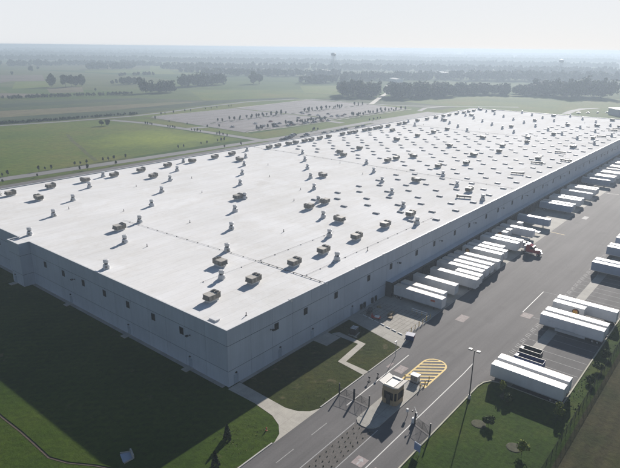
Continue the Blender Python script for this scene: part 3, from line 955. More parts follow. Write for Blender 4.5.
def make_trailer(L, bodym, roofm, skirt=False, reefer=False):
    t = thing("semi_trailer", "", "trailer", (0, 0, 0), 0, "")
    hw = 1.3; z0, z1 = 1.18, 4.08
    b = MB()
    c = .09
    prof = [(-hw, z0), (hw, z0), (hw, z1 - c), (hw - c, z1), (-hw + c, z1), (-hw, z1 - c)]
    i = len(b.v)
    for xx in (0, L):
        b.v += [(xx, y, z) for y, z in prof]
    nn = len(prof)
    for k in range(nn):
        b.f.append((i + k, i + nn + k, i + nn + (k + 1) % nn, i + (k + 1) % nn)); b.m.append(0)
    b.f.append(tuple(i + k for k in range(nn))); b.m.append(0)
    b.f.append(tuple(i + nn + nn - 1 - k for k in range(nn))); b.m.append(0)
    k = .6
    while k < L - .3:                       # side posts
        b.box(k - .03, k + .03, -hw - .025, -hw + .01, z0 + .12, z1 - .16)
        b.box(k - .03, k + .03, hw - .01, hw + .025, z0 + .12, z1 - .16)
        k += .61 if L < 10 else 1.22
    b.build("body", bodym, t)
    MB().box(.05, L - .05, -hw + .1, hw - .1, z1, z1 + .025).build("roof", roofm, t)
    ral = MB()
    for y in (-hw, hw):
        ral.box(0, L, y - .035, y + .035, z0 - .12, z0 + .1)
    ral.build("side_rail", M['galv'], t)
    for s in (-1, 1):
        d = MB().box(L, L + .05, s * .66 - .6, s * .66 + .6, z0 + .06, z1 - .1).build("door", bodym, t)
        MB().cyl((L + .07, s * .35, z0 + .1), (L + .07, s * .35, z1 - .15), .025, n=5).build("lock_rod", M['galv'], d)
        lg = MB().box(2.55, 2.75, s * .75 - .08, s * .75 + .08, .12, z0).box(2.45, 2.85, s * .75 - .15, s * .75 + .15, .03, .12)
        lg.build("landing_leg", M['steel'], t)
        MB().box(L - .02, L + .06, s * 1.05 - .1, s * 1.05 + .1, z0 - .1, z0 + .02).build("tail_light", M['red'], t)
    MB().box(.2, L - .1, -.5, -.38, z0 - .25, z0 - .01).box(.2, L - .1, .38, .5, z0 - .25, z0 - .01).build("chassis", M['steel'], t)
    ug = MB().box(L - .12, L, -1.15, 1.15, .45, .57).box(L - .12, L, -.5, -.4, .57, z0).box(L - .12, L, .4, .5, .57, z0)
    ug.build("bumper_bar", M['steel'], t)
    ax = [L - 2.4, L - 1.15] if L > 10 else [L - 1.4]
    wheels(t, ax, (-1.1, -.78, .78, 1.1))
    if skirt:
        for s in (-1, 1):
            y = s * 1.24
            MB().box(4.2, L - 4.2, y - .02, y + .02, .38, z0).build("side_skirt", M['tg'], t)
    if reefer:
        MB().box(-.55, 0, -1.0, 1.0, 1.9, 3.95).build("cooling_unit", M['tg'], t)
    return t

def make_chassis(L, n20=1, deckm='steel', contm='tc', roofm='trc'):
    """skeletal container chassis carrying one short box at its rear"""
    t = thing("container_chassis", "", "trailer", (0, 0, 0), 0, "")
    MB().box(.1, L, -.52, -.34, .95, 1.25).box(.1, L, .34, .52, .95, 1.25).build("main_beam", M['steel'], t)
    for x in (.2, 3.2, 6.2, L - .3):
        MB().box(x - .12, x + .12, -1.2, 1.2, 1.0, 1.27).build("cross_beam", M['steel'], t)
    MB().box(.1, L - 6.3, -1.18, 1.18, 1.28, 1.36).build("deck", M['trg'], t)
    for s in (-1, 1):
        MB().box(2.5, 2.7, s * .75 - .08, s * .75 + .08, .05, .96).build("landing_leg", M['steel'], t)
    wheels(t, [L - 2.4, L - 1.15], (-1.1, -.78, .78, 1.1))
    c = MB().box(L - 6.1, L, -1.22, 1.22, 1.29, 3.88)
    for k in range(19):
        x = L - 6.0 + k * .31
        c.box(x, x + .14, -1.26, -1.21, 1.4, 3.75).box(x, x + .14, 1.21, 1.26, 1.4, 3.75)
    c.build("short_container", M[contm], t)
    MB().box(L - 6.05, L - .05, -1.15, 1.15, 3.88, 3.91).build("container_roof", M[roofm], t)
    return t

def emblem(t, x, side):
    y = side * 1.33
    y2 = y + side * .02
    e = MB().cyl((x, y - side * .02, 2.75), (x, y2, 2.75), .95, n=20).build("emblem", M['ebrown'], t)
    MB().cyl((x - .1, y2, 2.66), (x - .1, y2 + side * .015, 2.66), .68, n=14).build("emblem_face", M['egold'], e)
    MB().box(x - .35, x + .3, min(y2, y2 + side * .02), max(y2, y2 + side * .02), 3.05, 3.35).build("emblem_band", M['ered'], e)

protos = {}
def trailer(kind, L):
    key = (kind, L)
    if key not in protos:
        bm, rm, sk_, rf = {"white": ('tw', 'trw', False, False), "cream": ('tw', 'trc', True, False), "grey": ('tg', 'trc', False, False), "blue": ('tb', 'trw', False, False),
                           "old": ('tg', 'trg', False, False), "reefer": ('tw', 'trw', False, True)}[kind]
        protos[key] = make_trailer(L, M[bm], M[rm], sk_, rf)
    return dup(protos[key], (0, 0, 0))

# trailers backed to the docks: (x, y of rear, length, kind)
kinds = {67.6: "grey", 71.5: "grey", 79.3: "grey", 88.0: "grey", 95.7: "cream", 99.5: "cream", 103.6: "cream", 108.2: "cream", 115.8: "white", 119.9: "white", 123.8: "old",
         131.8: "white", 135.7: "old", 151.7: "white", 171.8: "blue", 201.2: "blue", 205.4: "grey", 215.4: "white", 219.8: "white", 233.9: "reefer", 244.2: "white", 248.6: "cream",
         273.2: "blue", 283.8: "grey", 288.2: "cream"}
DL = {67.6: 16.15, 71.5: 14.6, 79.3: 14.6, 88.0: 16.15, 123.8: 12.2, 151.7: 13.7, 171.8: 13.7, 115.8: 14.6, 119.9: 14.6, 131.8: 14.6, 135.7: 14.6}
nd = 0
DG = "trailers backed to the warehouse docks"
for x in docked:
    nd += 1
    rear = -2.75
    if x == 91.6:
        t = trailer("white", 8.53); rear = -11.4
        lab = "short bright white trailer standing out from the docks between longer trailers"
    elif x in (142.8, 147.0, 159.5):
        t = make_chassis(13.7, contm='tg' if x == 159.5 else 'tw', roofm='trc')
        lab = {142.8: "chassis with a short pale container backed to the dock, emblem on its side", 147.0: "chassis with a short pale container between another container chassis and a trailer",
               159.5: "dark bare-decked chassis with a short container at the dock, beside a blue-grey trailer"}[x]
        if x == 142.8:
            emblem(t, 10.2, 1)
    else:
        L = DL.get(x, 14.6 if x > 180 else 16.15)
        kd = kinds.get(x, random.choice(("white", "cream", "grey")))
        t = trailer(kd, L)
        if x in (108.2,):
            rear = -3.1
        if x == 88.0:
            rear = -4.3
        colr = {"white": "white", "cream": "cream-roofed white", "grey": "light grey", "blue": "blue-grey", "old": "dull grey", "reefer": "white refrigerated"}[kd]
        lab = f"{colr} trailer at the docks, {nth(nd)} one from the equipment yard"
    t['label'] = lab; t['group'] = DG
    L = DL.get(x, 0)
    Lr = {142.8: 13.7, 147.0: 13.7, 159.5: 13.7}.get(x) or (8.53 if x == 91.6 else (L or (14.6 if x > 180 else 16.15)))
    t.location = (x, rear - Lr, .065)
    t.rotation_euler = (0, 0, math.pi / 2)
    if x == 115.8:
        emblem(t, 12.6, 1)
    if x == 67.6:
        MB().box(2.2, 3.6, 1.31, 1.345, 2.6, 3.2).build("red_mark", M['ered'], t)
# trailers in the stalls along the kerb, noses to the yard
LG = "trailers parked in the kerbside stalls"
lot = [(42.9, "white", 16.15, "long bright white trailer in the kerbside stall next to the lawn"),
       (46.7, "cream", 16.15, "cream-roofed trailer parked between the lawn-side trailer and the open bins"),
       (77.1, "cream", 16.15, "long trailer with faint lettering, closest to the open bins in the group of four"),
       (80.9, "white", 16.15, "long white trailer, second from the open bins in the group of four"),
       (87.8, "cream", 8.53, "short trailer with a round brown and gold emblem in the kerbside stalls"),
       (91.5, "white", 16.15, "long white trailer beside the short emblem trailer, farther from the guard booth"),
       (130.0, "blue", 16.15, "blue-grey trailer, first of three kerbside pairs beyond the group of four"),
       (133.6, "white", 16.15, "white trailer, second one beyond the group of four in the stalls"),
       (151.0, "blue", 16.15, "blue-grey trailer, third one beyond the group of four in the stalls"),
       (154.4, "cream", 16.15, "cream-roofed trailer, fourth one beyond the group of four in the stalls"),
       (165.0, "blue", 16.15, "blue-grey trailer, fifth one beyond the group of four in the stalls"),
       (168.7, "white", 16.15, "white trailer, sixth one beyond the group of four in the stalls")]
for x, kd, L, lab in lot:
    t = trailer(kd, L)
    t['label'] = lab; t['group'] = LG
    t.location = (x, -43.9, .065); t.rotation_euler = (0, 0, -math.pi / 2)
    if L < 10:
        emblem(t, 6.4, -1)
    if x == 77.1:
        for k, (a, b_, z) in enumerate(((2.0, 3.9, 2.95), (2.3, 3.6, 2.6))):
            MB().box(a, b_, -1.345, -1.31, z, z + .16).build("lettering_bar", M['tg'], t)
        MB().box(4.2, 9.4, -1.345, -1.31, 1.32, 1.42).build("stripe", M['tb'], t)

for p_ in protos.values():
    for ch in list(p_.children_recursive):
        bpy.data.objects.remove(ch)
    bpy.data.objects.remove(p_)
# maroon tractor in front of the dull grey trailer
tr = thing("truck_tractor", "dark red long-nosed truck tractor in front of the docked trailers", "truck", (134.2, -17.9, .06), -math.pi / 2)
MB().box(.1, 7.6, -.5, -.34, .75, 1.0).box(.1, 7.6, .34, .5, .75, 1.0).build("chassis", M['steel'], tr)
cb = MB().prism([(1.9, -1.2), (5.0, -1.2), (5.0, 1.2), (1.9, 1.2)], 1.0, 3.3, 0, [(1.9, -1.15), (4.55, -1.1), (4.55, 1.1), (1.9, 1.15)])
cb.prism([(1.9, -1.12), (4.3, -1.1), (4.3, 1.1), (1.9, 1.12)], 3.3, 3.95, 0, [(1.9, -1.05), (3.0, -.95), (3.0, .95), (1.9, 1.05)])
cb.build("cab", M['maroon'], tr)
MB().prism([(5.0, -1.0), (7.2, -.75), (7.2, .75), (5.0, 1.0)], .95, 2.25, 0, [(5.0, -.9), (7.0, -.6), (7.0, .6), (5.0, .9)]).build("hood", M['maroon'], tr)
MB().prism([(4.99, -.98), (5.03, -.98), (5.03, .98), (4.99, .98)], 2.35, 3.2, 0, [(4.62, -.92), (4.66, -.92), (4.66, .92), (4.62, .92)]).build("windscreen", M['glass'], tr)
MB().box(7.2, 7.26, -.6, .6, 1.0, 2.05).build("grille", M['chrome'], tr)
MB().box(7.15, 7.45, -1.15, 1.15, .5, .9).build("bumper", M['chrome'], tr)
MB().box(1.3, 1.85, -1.15, 1.15, 1.1, 3.2).build("rear_fairing", M['tw'], tr)
for s in (-1, 1):
    MB().prism([(5.6, s * .72), (7.15, s * .72), (7.15, s * 1.2), (5.6, s * 1.2)], 1.0, 1.45, 0, [(5.9, s * .72), (6.9, s * .72), (6.9, s * 1.16), (5.9, s * 1.16)]).build("fender", M['maroon'], tr)
    MB().box(6.9, 7.2, s * .8 - .16, s * .8 + .16, 1.2, 1.42).build("headlight", M['chrome'], tr)
    MB().box(3.3, 4.5, s * 1.21 - .02, s * 1.21 + .02, 2.35, 3.05).build("side_window", M['glass'], tr)
    MB().cyl((1.75, s * 1.2, 1.0), (1.75, s * 1.2, 4.2), .09, n=8).build("exhaust_stack", M['chrome'], tr)
    MB().cyl((2.3, s * .95, .75), (4.6, s * .95, .75), .3, n=10).build("fuel_tank", M['chrome'], tr)
    MB().box(4.75, 4.85, s * 1.5 - .12, s * 1.5 + .12, 2.3, 2.9).build("mirror", M['dark'], tr)
wheels(tr, (.7, 1.95), (-1.1, -.78, .78, 1.1))
wheels(tr, (6.4,), (-1.0, 1.0))

# open roll-off bins in the stalls
def make_bin(L, label, bodym):
    t = thing("open_bin", label, "bin", (0, 0, .06), -math.pi / 2, "open bins in the kerbside stalls")
    z0, z1 = .3, 2.0
    b = MB().box(0, L, -1.15, -1.07, z0, z1).box(0, L, 1.07, 1.15, z0, z1).box(0, .08, -1.07, 1.07, z0, z1).box(L - .08, L, -1.07, 1.07, z0, z1).box(0, L, -1.1, 1.1, z0 - .06, z0)
    b.build("body", bodym, t)
    MB().box(-.04, L + .04, -1.22, -1.05, z1, z1 + .1).box(-.04, L + .04, 1.05, 1.22, z1, z1 + .1).build("top_rim", M['dark'], t)
    k = .5
    while k < L:
        for s in (-1, 1):
            y = s * 1.15
            MB().box(k - .06, k + .06, min(y, y + s * .09), max(y, y + s * .09), z0, z1 - .02).build("rib", bodym, t)
        k += .9
    MB().box(.1, L - .1, -1.05, 1.05, z0 + .01, z0 + .35).build("load", M['soil'], t)
    MB().box(.05, .7, -1.0, .7, z1 - .25, z1 - .12).build("folded_cover", M['tc'], t)
    for s in (-1, 1):
        for x in (.5, L - .5):
            MB().cyl((x, s * .85 - .1, .16), (x, s * .85 + .1, .16), .16, n=10).build("roller", M['black'], t)
    return t
t = make_bin(6.9, "longer dark open bin with bluish sides next to the cream-roofed trailer", M['bluebin']); t.location = (53.9, -45.3, .06)
t = make_bin(5.2, "shorter dark open bin in the stall farther from the lawn", M['dark']); t.location = (58.4, -45.0, .06)

# ------------------------------------------------------------------ guard booth and gates
gb = thing("guard_booth", "tan guard booth with flared white roof on the traffic island", "guard booth", (19.6, -31.0, .19))
gb.scale = (1, 1, 1.12)
def octo(a, c):
    return [(a, -a + c), (a, a - c), (a - c, a), (-a + c, a), (-a, a - c), (-a, -a + c), (-a + c, -a), (a - c, -a)]
MB().prism(octo(1.85, .55), 0, 1.05).build("lower_wall", M['booth'], gb)
MB().prism(octo(1.7, .5), 1.05, 2.75).build("glazing", M['glass'], gb)
for x, y in octo(1.8, .53):
    MB().box(x - .11, x + .11, y - .11, y + .11, 1.05, 2.75).build("mullion", M['booth'], gb)
MB().prism(octo(1.86, .55), 2.75, 3.9).build("upper_wall", M['booth'], gb)
rf = MB()
# butterfly roof: flat middle, a wing turned up on either side, short turned-up ends, all with a thin white fascia
prof = [(-2.4, 4.5), (-1.2, 4.12), (1.2, 4.12), (2.4, 4.5)]
for (ya, za), (yb, zb) in zip(prof, prof[1:]):
    xo = 2.05
    rf.face([(-xo, ya, za), (xo, ya, za), (xo, yb, zb), (-xo, yb, zb)])
    rf.face([(-xo, ya, za - .22), (-xo, yb, zb - .22), (xo, yb, zb - .22), (xo, ya, za - .22)])
    for sx in (-xo, xo):
        rf.face([(sx, ya, za - .22), (sx, yb, zb - .22), (sx, yb, zb), (sx, ya, za)])
for y, z in (prof[0], prof[-1]):
    rf.face([(-2.05, y, z - .22), (2.05, y, z - .22), (2.05, y, z), (-2.05, y, z)])
for x0, x1 in ((-2.045, -1.5), (1.5, 2.045)):
    rf.prism(rect(x0, x1, -1.19, 1.19), 4.125, 4.3)
rf.box(-1.495, 1.495, -1.19, -1.06, 4.125, 4.26).box(-1.495, 1.495, 1.06, 1.19, 4.125, 4.26)
rf.build("roof", M['trw'], gb)
MB().box(-1.0, -.9, -.46, .46, .05, 2.3).build("door", M['dark'], gb, (-.93, 0, 0))
# gate kiosk
kb = thing("utility_cabinet", "grey utility cabinet at the hatched end of the traffic island", "cabinet", (29.6, -31.0, .19))
MB().box(-.85, .85, -1.1, 1.1, 0, .12).build("plinth", M['conc'], kb)
MB().box(-.65, .65, -.9, .9, .12, 1.6).build("housing", M['tg'], kb)
MB().box(-.75, .75, -1.0, 1.0, 1.6, 1.68).build("top", M['cap'], kb)
for y in (-.44, .44):
    kd_ = MB().box(-.7, -.65, y - .4, y + .4, .25, 1.5).build("door", M['unit'], kb)
    MB().box(-.75, -.7, y + .2, y + .3, .85, 1.05).build("handle", M['dark'], kd_)
bo = thing("bollard", "yellow bollard between the booth lane and the grey utility cabinet", "bollard", (28.9, -28.7, .19), 0, "yellow bollards at the traffic island")
MB().lathe([(.12, 0), (.12, 1.0), (.09, 1.1)], 10).build("post", M['yellow'], bo)
MB().lathe([(.2, 0), (.2, .05)], 10).build("base", M['dark'], bo)
for p, lb in (((29.9, -33.4), "yellow bollard on the island corner next to the inbound lane"), ((27.6, -33.4), "yellow bollard beside the booth on the inbound lane side"),
              ((32.0, -33.3), "yellow bollard on the yellow hatching at the inbound lane")):
    dup(bo, (*p, .19 if p[0] < 28.4 else .06), 0, lb)

def gate(label, p0, p1, h=1.9):
    """swing gate: posts, frame and wire between two points"""
    t = thing("chain_link_gate", label, "gate", (p0[0], p0[1], .05), math.atan2(p1[1] - p0[1], p1[0] - p0[0]), "dark wire gates across the entrance lanes")
    L = math.hypot(p1[0] - p0[0], p1[1] - p0[1])
    for x in (0, L):
        MB().cyl((x, 0, 0), (x, 0, h + 1.0), .15, n=8).build("post", M['dark'], t)
    fr = MB()
    for z in (.2, h):
        fr.cyl((.15, 0, z), (L - .15, 0, z), .032, n=6)
    for x in (.15, L / 2, L - .15):
        fr.cyl((x, 0, .2), (x, 0, h), .032, n=6)
    fr.cyl((.15, 0, .2), (L / 2, 0, h), .022, n=5).cyl((L / 2, 0, .2), (L - .15, 0, h), .022, n=5)
    fr.build("frame", M['dark'], t)
    wm = MB(); k = .15
    hh = h - .2
    while k < L - .15 - hh * .0:
        for s in (-1, 1):
            a, b_ = k, k + s * hh
            z0, z1 = .2, h
            if b_ > L - .15:
                z1 = .2 + (L - .15 - a); b_ = L - .15
            if b_ < .15:
                z1 = .2 + (a - .15); b_ = .15
            wm.cyl((a, 0, z0), (b_, 0, z1), .011, n=3, caps=False)
        k += .16
    o = wm.build("wire_mesh", M['wire'], t)
    o['kind'] = 'stuff'
    return t
gate("dark wire gate across the outbound lane, hung from the lawn-side post", (14.0, -20.7), (14.4, -24.3))
gate("dark wire gate between the outbound lane line and the traffic island", (14.4, -24.45), (14.3, -28.4))
gate("dark wire gate across the inbound lane at the lawn kerb", (14.3, -42.9), (15.6, -38.8))
gb2 = thing("gate_operator", "small white gate operator box with camera arms beside the inbound lane", "gate operator", (15.9, -38.3, .05))
MB().box(-.3, .3, -.3, .3, 0, 1.1).build("housing", M['tw'], gb2)
MB().cyl((.9, .2, 0), (.9, .2, 2.3), .07, n=8).cyl((.9, .2, 2.3), (.3, .5, 2.4), .05, n=6).build("pole", M['dark'], gb2)
MB().box(.1, .5, .38, .62, 2.3, 2.55).build("camera", M['dark'], gb2)
MB().box(.5, 1.1, -.2, .1, 1.2, 1.9).build("panel", M['tw'], gb2)
MB().cyl((1.2, -.3, .9), (3.6, 1.8, 1.0), .06, n=6).build("barrier_arm", M['tw'], gb2)
rd = thing("card_reader", "white card reader pedestal on the inbound lane near the island", "card reader", (17.0, -36.2, .05))
MB().cyl((0, 0, 0), (0, 0, 1.2), .07, n=8).build("pedestal", M['dark'], rd)
MB().box(-.2, .2, -.22, .22, 1.1, 1.75).build("reader_box", M['tw'], rd)
for k, (x, y) in enumerate(((25.2, -23.6), (22.6, -22.9))):
    b2 = thing("warning_post", ["dark warning post on the outbound lane line", "dark warning post between the lane line and the footpath end"][k], "post", (x, y, .05), 0, "warning posts on the outbound lane")
    MB().cyl((0, 0, 0), (0, 0, .95), .09, n=8).build("post", M['dark'], b2)
    MB().box(-.3, .3, -.3, .3, 0, .1).build("base", M['black'], b2)
    MB().box(-.05, .05, -.25, .25, .95, 1.3).build("plate", M['dark'], b2)
sg = thing("road_sign", "blue-grey square sign on posts at the inbound lane kerb", "sign", (7.9, -43.6, .02), R(-12))
MB().cyl((0, -.5, 0), (0, -.5, 1.2), .05, n=6).build("post", M['galv'], sg)
MB().cyl((0, .5, 0), (0, .5, 1.2), .05, n=6).build("post", M['galv'], sg)
MB().box(-.05, .03, -.75, .75, .75, 2.5).build("sign_panel", M['bluesign'], sg)
MB().box(-.065, -.048, -.66, .66, 2.28, 2.42).build("pale_header", M['tw'], sg)

# floodlight pole by the yard
lp = thing("floodlight_pole", "tall dark twin-headed floodlight pole on a concrete base at the lawn corner", "light pole", (31.4, -43.5, .02))
MB().lathe([(.34, 0), (.34, .9)], 14).build("concrete_base", M['kerb'], lp)
MB().cyl((0, 0, .9), (0, 0, 11.9), .14, .08, n=10).build("pole", M['dark'], lp)
for s in (-1, 1):
    MB().cyl((0, 0, 11.8), (0, s * .7, 11.9), .05, n=6).build("arm", M['dark'], lp)
    h = MB().prism([(-.32, s * .5), (.32, s * .5), (.28, s * 1.3), (-.28, s * 1.3)], 11.84, 12.08).build("lamp_head", M['dark'], lp)
    MB().box(-.25, .25, min(s * .6, s * 1.22), max(s * .6, s * 1.22), 12.08, 12.12).build("lamp_top", M['galv'], h)
hb = thing("sign_pedestal", "small pale lighted-marker pole standing at the grey road lamp beside the hatching", "lamp", (36.4, -21.6, .02))
MB().cyl((0, 0, 0), (0, 0, 4.2), .07, n=8).build("pole", M['galv'], hb)
MB().box(-.7, .25, -.14, .14, 4.15, 4.3).build("lamp_head", M['tw'], hb)
hb['label'] = "short pale street lamp standing on the grass by the outbound lane"

# fire hydrant, generator, yard equipment
hy = thing("fire_hydrant", "small orange fire hydrant on the lawn beside the curved path", "hydrant", (-5.5, -16.9, .02))
MB().lathe([(.2, 0), (.2, .06), (.13, .08), (.13, .6), (.16, .62), (.12, .75), (.04, .82)], 12).build("barrel", M['hydrant'], hy)
for s in (-1, 1):
    MB().cyl((0, 0, .45), (s * .25, 0, .45), .06, n=8).build("outlet", M['tw'], hy)
gn = thing("generator", "black boxed generator with pale slatted top on the lawn by the footpath", "generator", (39.2, -7.0, .03), R(10))
MB().box(-1.4, 1.4, -1.1, 1.1, 0, .2).build("pad", M['path'], gn)
MB().box(-1.2, 1.2, -.85, .85, .2, 1.9).build("housing", M['black'], gn)
for x in (-.7, 0.0, .7):
    MB().box(x - .2, x + .2, -.8, .8, 1.9, 1.98).build("top_slat", M['tw'], gn)
MB().box(-1.7, -1.45, -1.6, -.6, .0, .22).build("step", M['path'], gn)
bd = thing("waste_skip", "dark blue waste skip outside the equipment yard corner", "skip", (46.3, -20.1, .06), R(15))
MB().prism(rect(-.85, .85, -1.0, 1.0), .15, 1.5, 0, rect(-1.0, 1.0, -1.1, 1.1)).build("body", M['bluebin'], bd)
MB().box(-1.05, 1.05, -1.15, 1.15, 1.5, 1.6).build("lid", M['bluebin'], bd)
for x in (-.7, .7):
    for y in (-.8, .8):
        MB().cyl((x - .05, y, .08), (x + .05, y, .08), .09, n=8).build("caster", M['black'], bd)
MB().box(-.25, .25, -1.12, -1.02, .7, 1.1).build("red_plate", M['red'], bd)
# pallets and frames stored in the yard
def pallet(label, x, y, rz, hgt=1):
    t = thing("pallet_stack", label, "pallets", (x, y, .07), rz, "pallets and racks in the equipment yard")
    for l in range(hgt):
        z = l * .16
        for k in range(5):
            MB().box(-.6 + k * .27, -.6 + k * .27 + .14, -.55, .55, z + .11, z + .14).build("slat", M['booth'], t)
        for yy in (-.5, 0, .5):
            MB().box(-.6, .62, yy - .06, yy + .06, z, z + .11).build("bearer", M['booth'], t)
    return t
pallet("dark pallet beside the yard centre, toward the docked trailer", 56.6, -8.2, .3, 3)
pallet("tall pallet stack in the middle of the equipment yard", 54.8, -8.6, .2, 5)
pallet("pallet stack in the middle of the yard, toward the driveway", 53.4, -9.6, .1, 3)
pallet("single pallet on the yard concrete near the wall cabinets", 57.5, -3.2, .8, 2)
rc = thing("tubular_rack", "dark tubular rack against the wall by the equipment yard", "rack", (52.0, -3.4, .07), R(20))
for x in (-1.4, 1.4):
    for y in (-.5, .5):
        MB().cyl((x, y, 0), (x, y, 1.5), .05, n=6).build("upright", M['dark'], rc)
for z in (.5, 1.4):
    MB().box(-1.45, 1.45, -.55, .55, z, z + .06).build("shelf", M['dark'], rc)
rb = thing("red_cart", "red flat cart at the driveway edge of the equipment yard", "cart", (50.6, -6.6, .07), R(-70))
MB().box(-1.3, 1.3, -.6, .6, .45, .6).build("deck", M['red'], rb)
MB().box(-1.3, -1.2, -.6, .6, .6, 1.3).build("rail", M['red'], rb)
MB().box(-.4, .9, -.45, .45, .6, .95).build("load", M['tw'], rb)
for x in (-.9, .9):
    for y in (-.5, .5):
        MB().cyl((x, y - .06, .22), (x, y + .06, .22), .22, n=10).build("wheel", M['tyre'], rb)
# yard rail fence with yellow posts
yf = thing("yard_fence", "pale rail fence with yellow posts on the trailer side of the equipment yard", "fence", (0, 0, .06))
for k in range(7):
    x = 48.0 + k * 2.15
    MB().cyl((x, -18.2, 0), (x, -18.2, 1.4), .1, n=8).build("post", M['yellow'], yf)
for z in (.55, 1.2):
    MB().cyl((48.0, -18.2, z), (60.9, -18.2, z), .045, n=6).build("rail", M['wirel'], yf)
yf2 = thing("barrier_rail", "pale double-rail barrier between the equipment yard and the docked trailer", "barrier", (0, 0, .06))
for k in range(4):
    y = -17.0 + k * 1.6
    MB().cyl((61.2, y, 0), (61.2, y, 1.3), .08, n=8).build("post", M['yellow'], yf2)
for z in (.6, 1.15):
    MB().box(61.12, 61.28, -17.2, -12.0, z - .1, z + .1).build("rail", M['tw'], yf2)
ks = thing("kerb_stop_line", "row of pale wheel stops along the equipment yard edge", "wheel stops", (0, 0, 0))
COL.objects.unlink(ks); bpy.data.objects.remove(ks)
for k in range(7):
    f = (k + .5) / 7
    x, y = 50.2 + (47.0 - 50.2) * f, -2.2 + (-17.6 + 2.2) * f
    o = MB().box(-.13, .13, -.8, .8, 0, .16).prism([(-.1, -.8), (.1, -.8), (.1, .8), (-.1, .8)], .16, .2).build("wheel_stop", M['cap'], None, (x, y, .07), math.atan2(3.2, 15.4) * -1)
    tag(o, f"pale concrete wheel stop, {nth(k + 1)} from the wall along the equipment yard edge", "wheel stop", "wheel stops on the yard edge")

# culvert end at the ditch
cv = thing("culvert_end", "grey concrete culvert end in the dark shaded lawn", "culvert", (-27.0, -2.6, 0), R(-20))
MB().prism([(-.2, -1.1), (.1, -1.1), (.1, 1.1), (-.2, 1.1)], 0, .8).build("head_wall", M['conc'], cv)
for s in (-1, 1):
    MB().prism([(-1.9, s * 1.5), (-.1, s * .95), (-.1, s * 1.15), (-1.9, s * 1.7)], 0, .25, 0, [(-1.9, s * 1.5), (-.1, s * .95), (-.1, s * 1.15), (-1.9, s * 1.7)]).build("wing_wall", M['conc'], cv)
MB().box(-2.0, -.2, -1.3, 1.3, 0.02, .1).build("apron", M['tb'], cv)

# perimeter fence
pf = thing("chain_link_fence", "long dark chain-link fence between the yard lawn and the brown field", "fence", (0, 0, .02))
pmesh = MB().cyl((0, 0, 0), (0, 0, 2.5), .05, n=6).mesh("post", M['wire'])
x = -20
while x <= 330:
    ob("post", pmesh, pf, (x, -63.8, 0)); x += 3.05
MB().cyl((-20, -63.8, 2.42), (330, -63.8, 2.42), .035, n=5).build("top_rail", M['wire'], pf)
wm = MB()
k = -20
while k < 200:
    for s in (-1, 1):
        wm.face([(k - .024, -63.8, .05), (k + .024, -63.8, .05), (k + s * 2.3 + .024, -63.8, 2.38), (k + s * 2.3 - .024, -63.8, 2.38)])
    k += .17
o = wm.build("wire_mesh", M['wire'], pf); o['kind'] = 'stuff'

# ------------------------------------------------------------------ plants
def crown_mesh(name, mt, w_, h_, z0, n, leaf, lumps=9, seed=0, cone=False):
    """many small leaf cards through the crown volume, gathered in clumps"""
    r = np.random.default_rng(seed)
    cs = []
    for _ in range(lumps):
        while True:
            p = r.uniform(-1, 1, 3)
            if (p ** 2).sum() < 1:
                break
        cs.append(p * np.array([.62, .62, .68]))
    cs = np.array(cs)
    rad = r.uniform(.30, .52, lumps)
    idx = r.integers(0, lumps, n)
    d = r.normal(size=(n, 3)); d /= np.linalg.norm(d, axis=1)[:, None]
    p = cs[idx] + d * (rad[idx] * r.uniform(.55, 1.0, n) ** .5)[:, None]
    if cone:
        zz = r.uniform(-1, 1, n); rr_ = (1 - (zz + 1) / 2) * .95 + .05
        a = r.uniform(0, 6.283, n); q = np.sqrt(r.uniform(.35, 1, n))
        p = np.stack([np.cos(a) * rr_ * q, np.sin(a) * rr_ * q, zz], 1)
    P = p * np.array([w_ / 2, w_ / 2, h_ / 2]) + np.array([0, 0, z0 + h_ / 2])
    nrm = d * .7 + r.normal(size=(n, 3)) * .5; nrm /= np.linalg.norm(nrm, axis=1)[:, None]
    a = np.cross(nrm, r.normal(size=(n, 3))); a /= np.linalg.norm(a, axis=1)[:, None]
    b = np.cross(nrm, a)
    s = (leaf * r.uniform(.6, 1.3, n))[:, None]
    V = np.stack([P - a * s - b * s * .6, P + a * s - b * s * .7, P + a * s * .8 + b * s * .7, P - a * s * .9 + b * s * .6], 1).reshape(-1, 3)
    return quads(name, V, mt)

def quads(name, V, mt):
    n = len(V) // 4
    me = bpy.data.meshes.new(name)
    me.vertices.add(n * 4); me.vertices.foreach_set("co", V.astype(np.float32).ravel())
    me.loops.add(n * 4); me.loops.foreach_set("vertex_index", np.arange(n * 4, dtype=np.int32))
    me.polygons.add(n); me.polygons.foreach_set("loop_start", np.arange(0, n * 4, 4, dtype=np.int32)); me.polygons.foreach_set("loop_total", np.full(n, 4, dtype=np.int32))
    me.materials.append(mt)
    me.update(calc_edges=True)
    return me

def trunk_mesh(h, r, limbs=4, seed=0):
    rr_ = random.Random(seed)
    mb = MB().cyl((0, 0, 0), (.02 * h, .01 * h, h * .62), r, r * .55, 7)
    for k in range(limbs):
        a = 6.283 * k / limbs + rr_.random()
        z = h * rr_.uniform(.3, .55)
        mb.cyl((0, 0, z), (math.cos(a) * h * .2, math.sin(a) * h * .2, z + h * .26), r * .45, r * .15, 5)
    return mb.mesh("trunk", M['bark'])

small_crowns = [crown_mesh("crown", M['leafd'], 2.2, 4.4, .35, 300, .24, 9, s) for s in range(4)]
small_trunk = trunk_mesh(4.4, .1)
def small_tree(x, y, label, group, sc=1.0, name="small_tree", z=.06):
    t = thing(name, label, "tree", (x, y, z), random.random() * 6.28, group)
    t.scale = (sc, sc, sc * random.uniform(.9, 1.15))
    ob("crown", random.choice(small_crowns), t); ob("trunk", small_trunk, t)
    return t

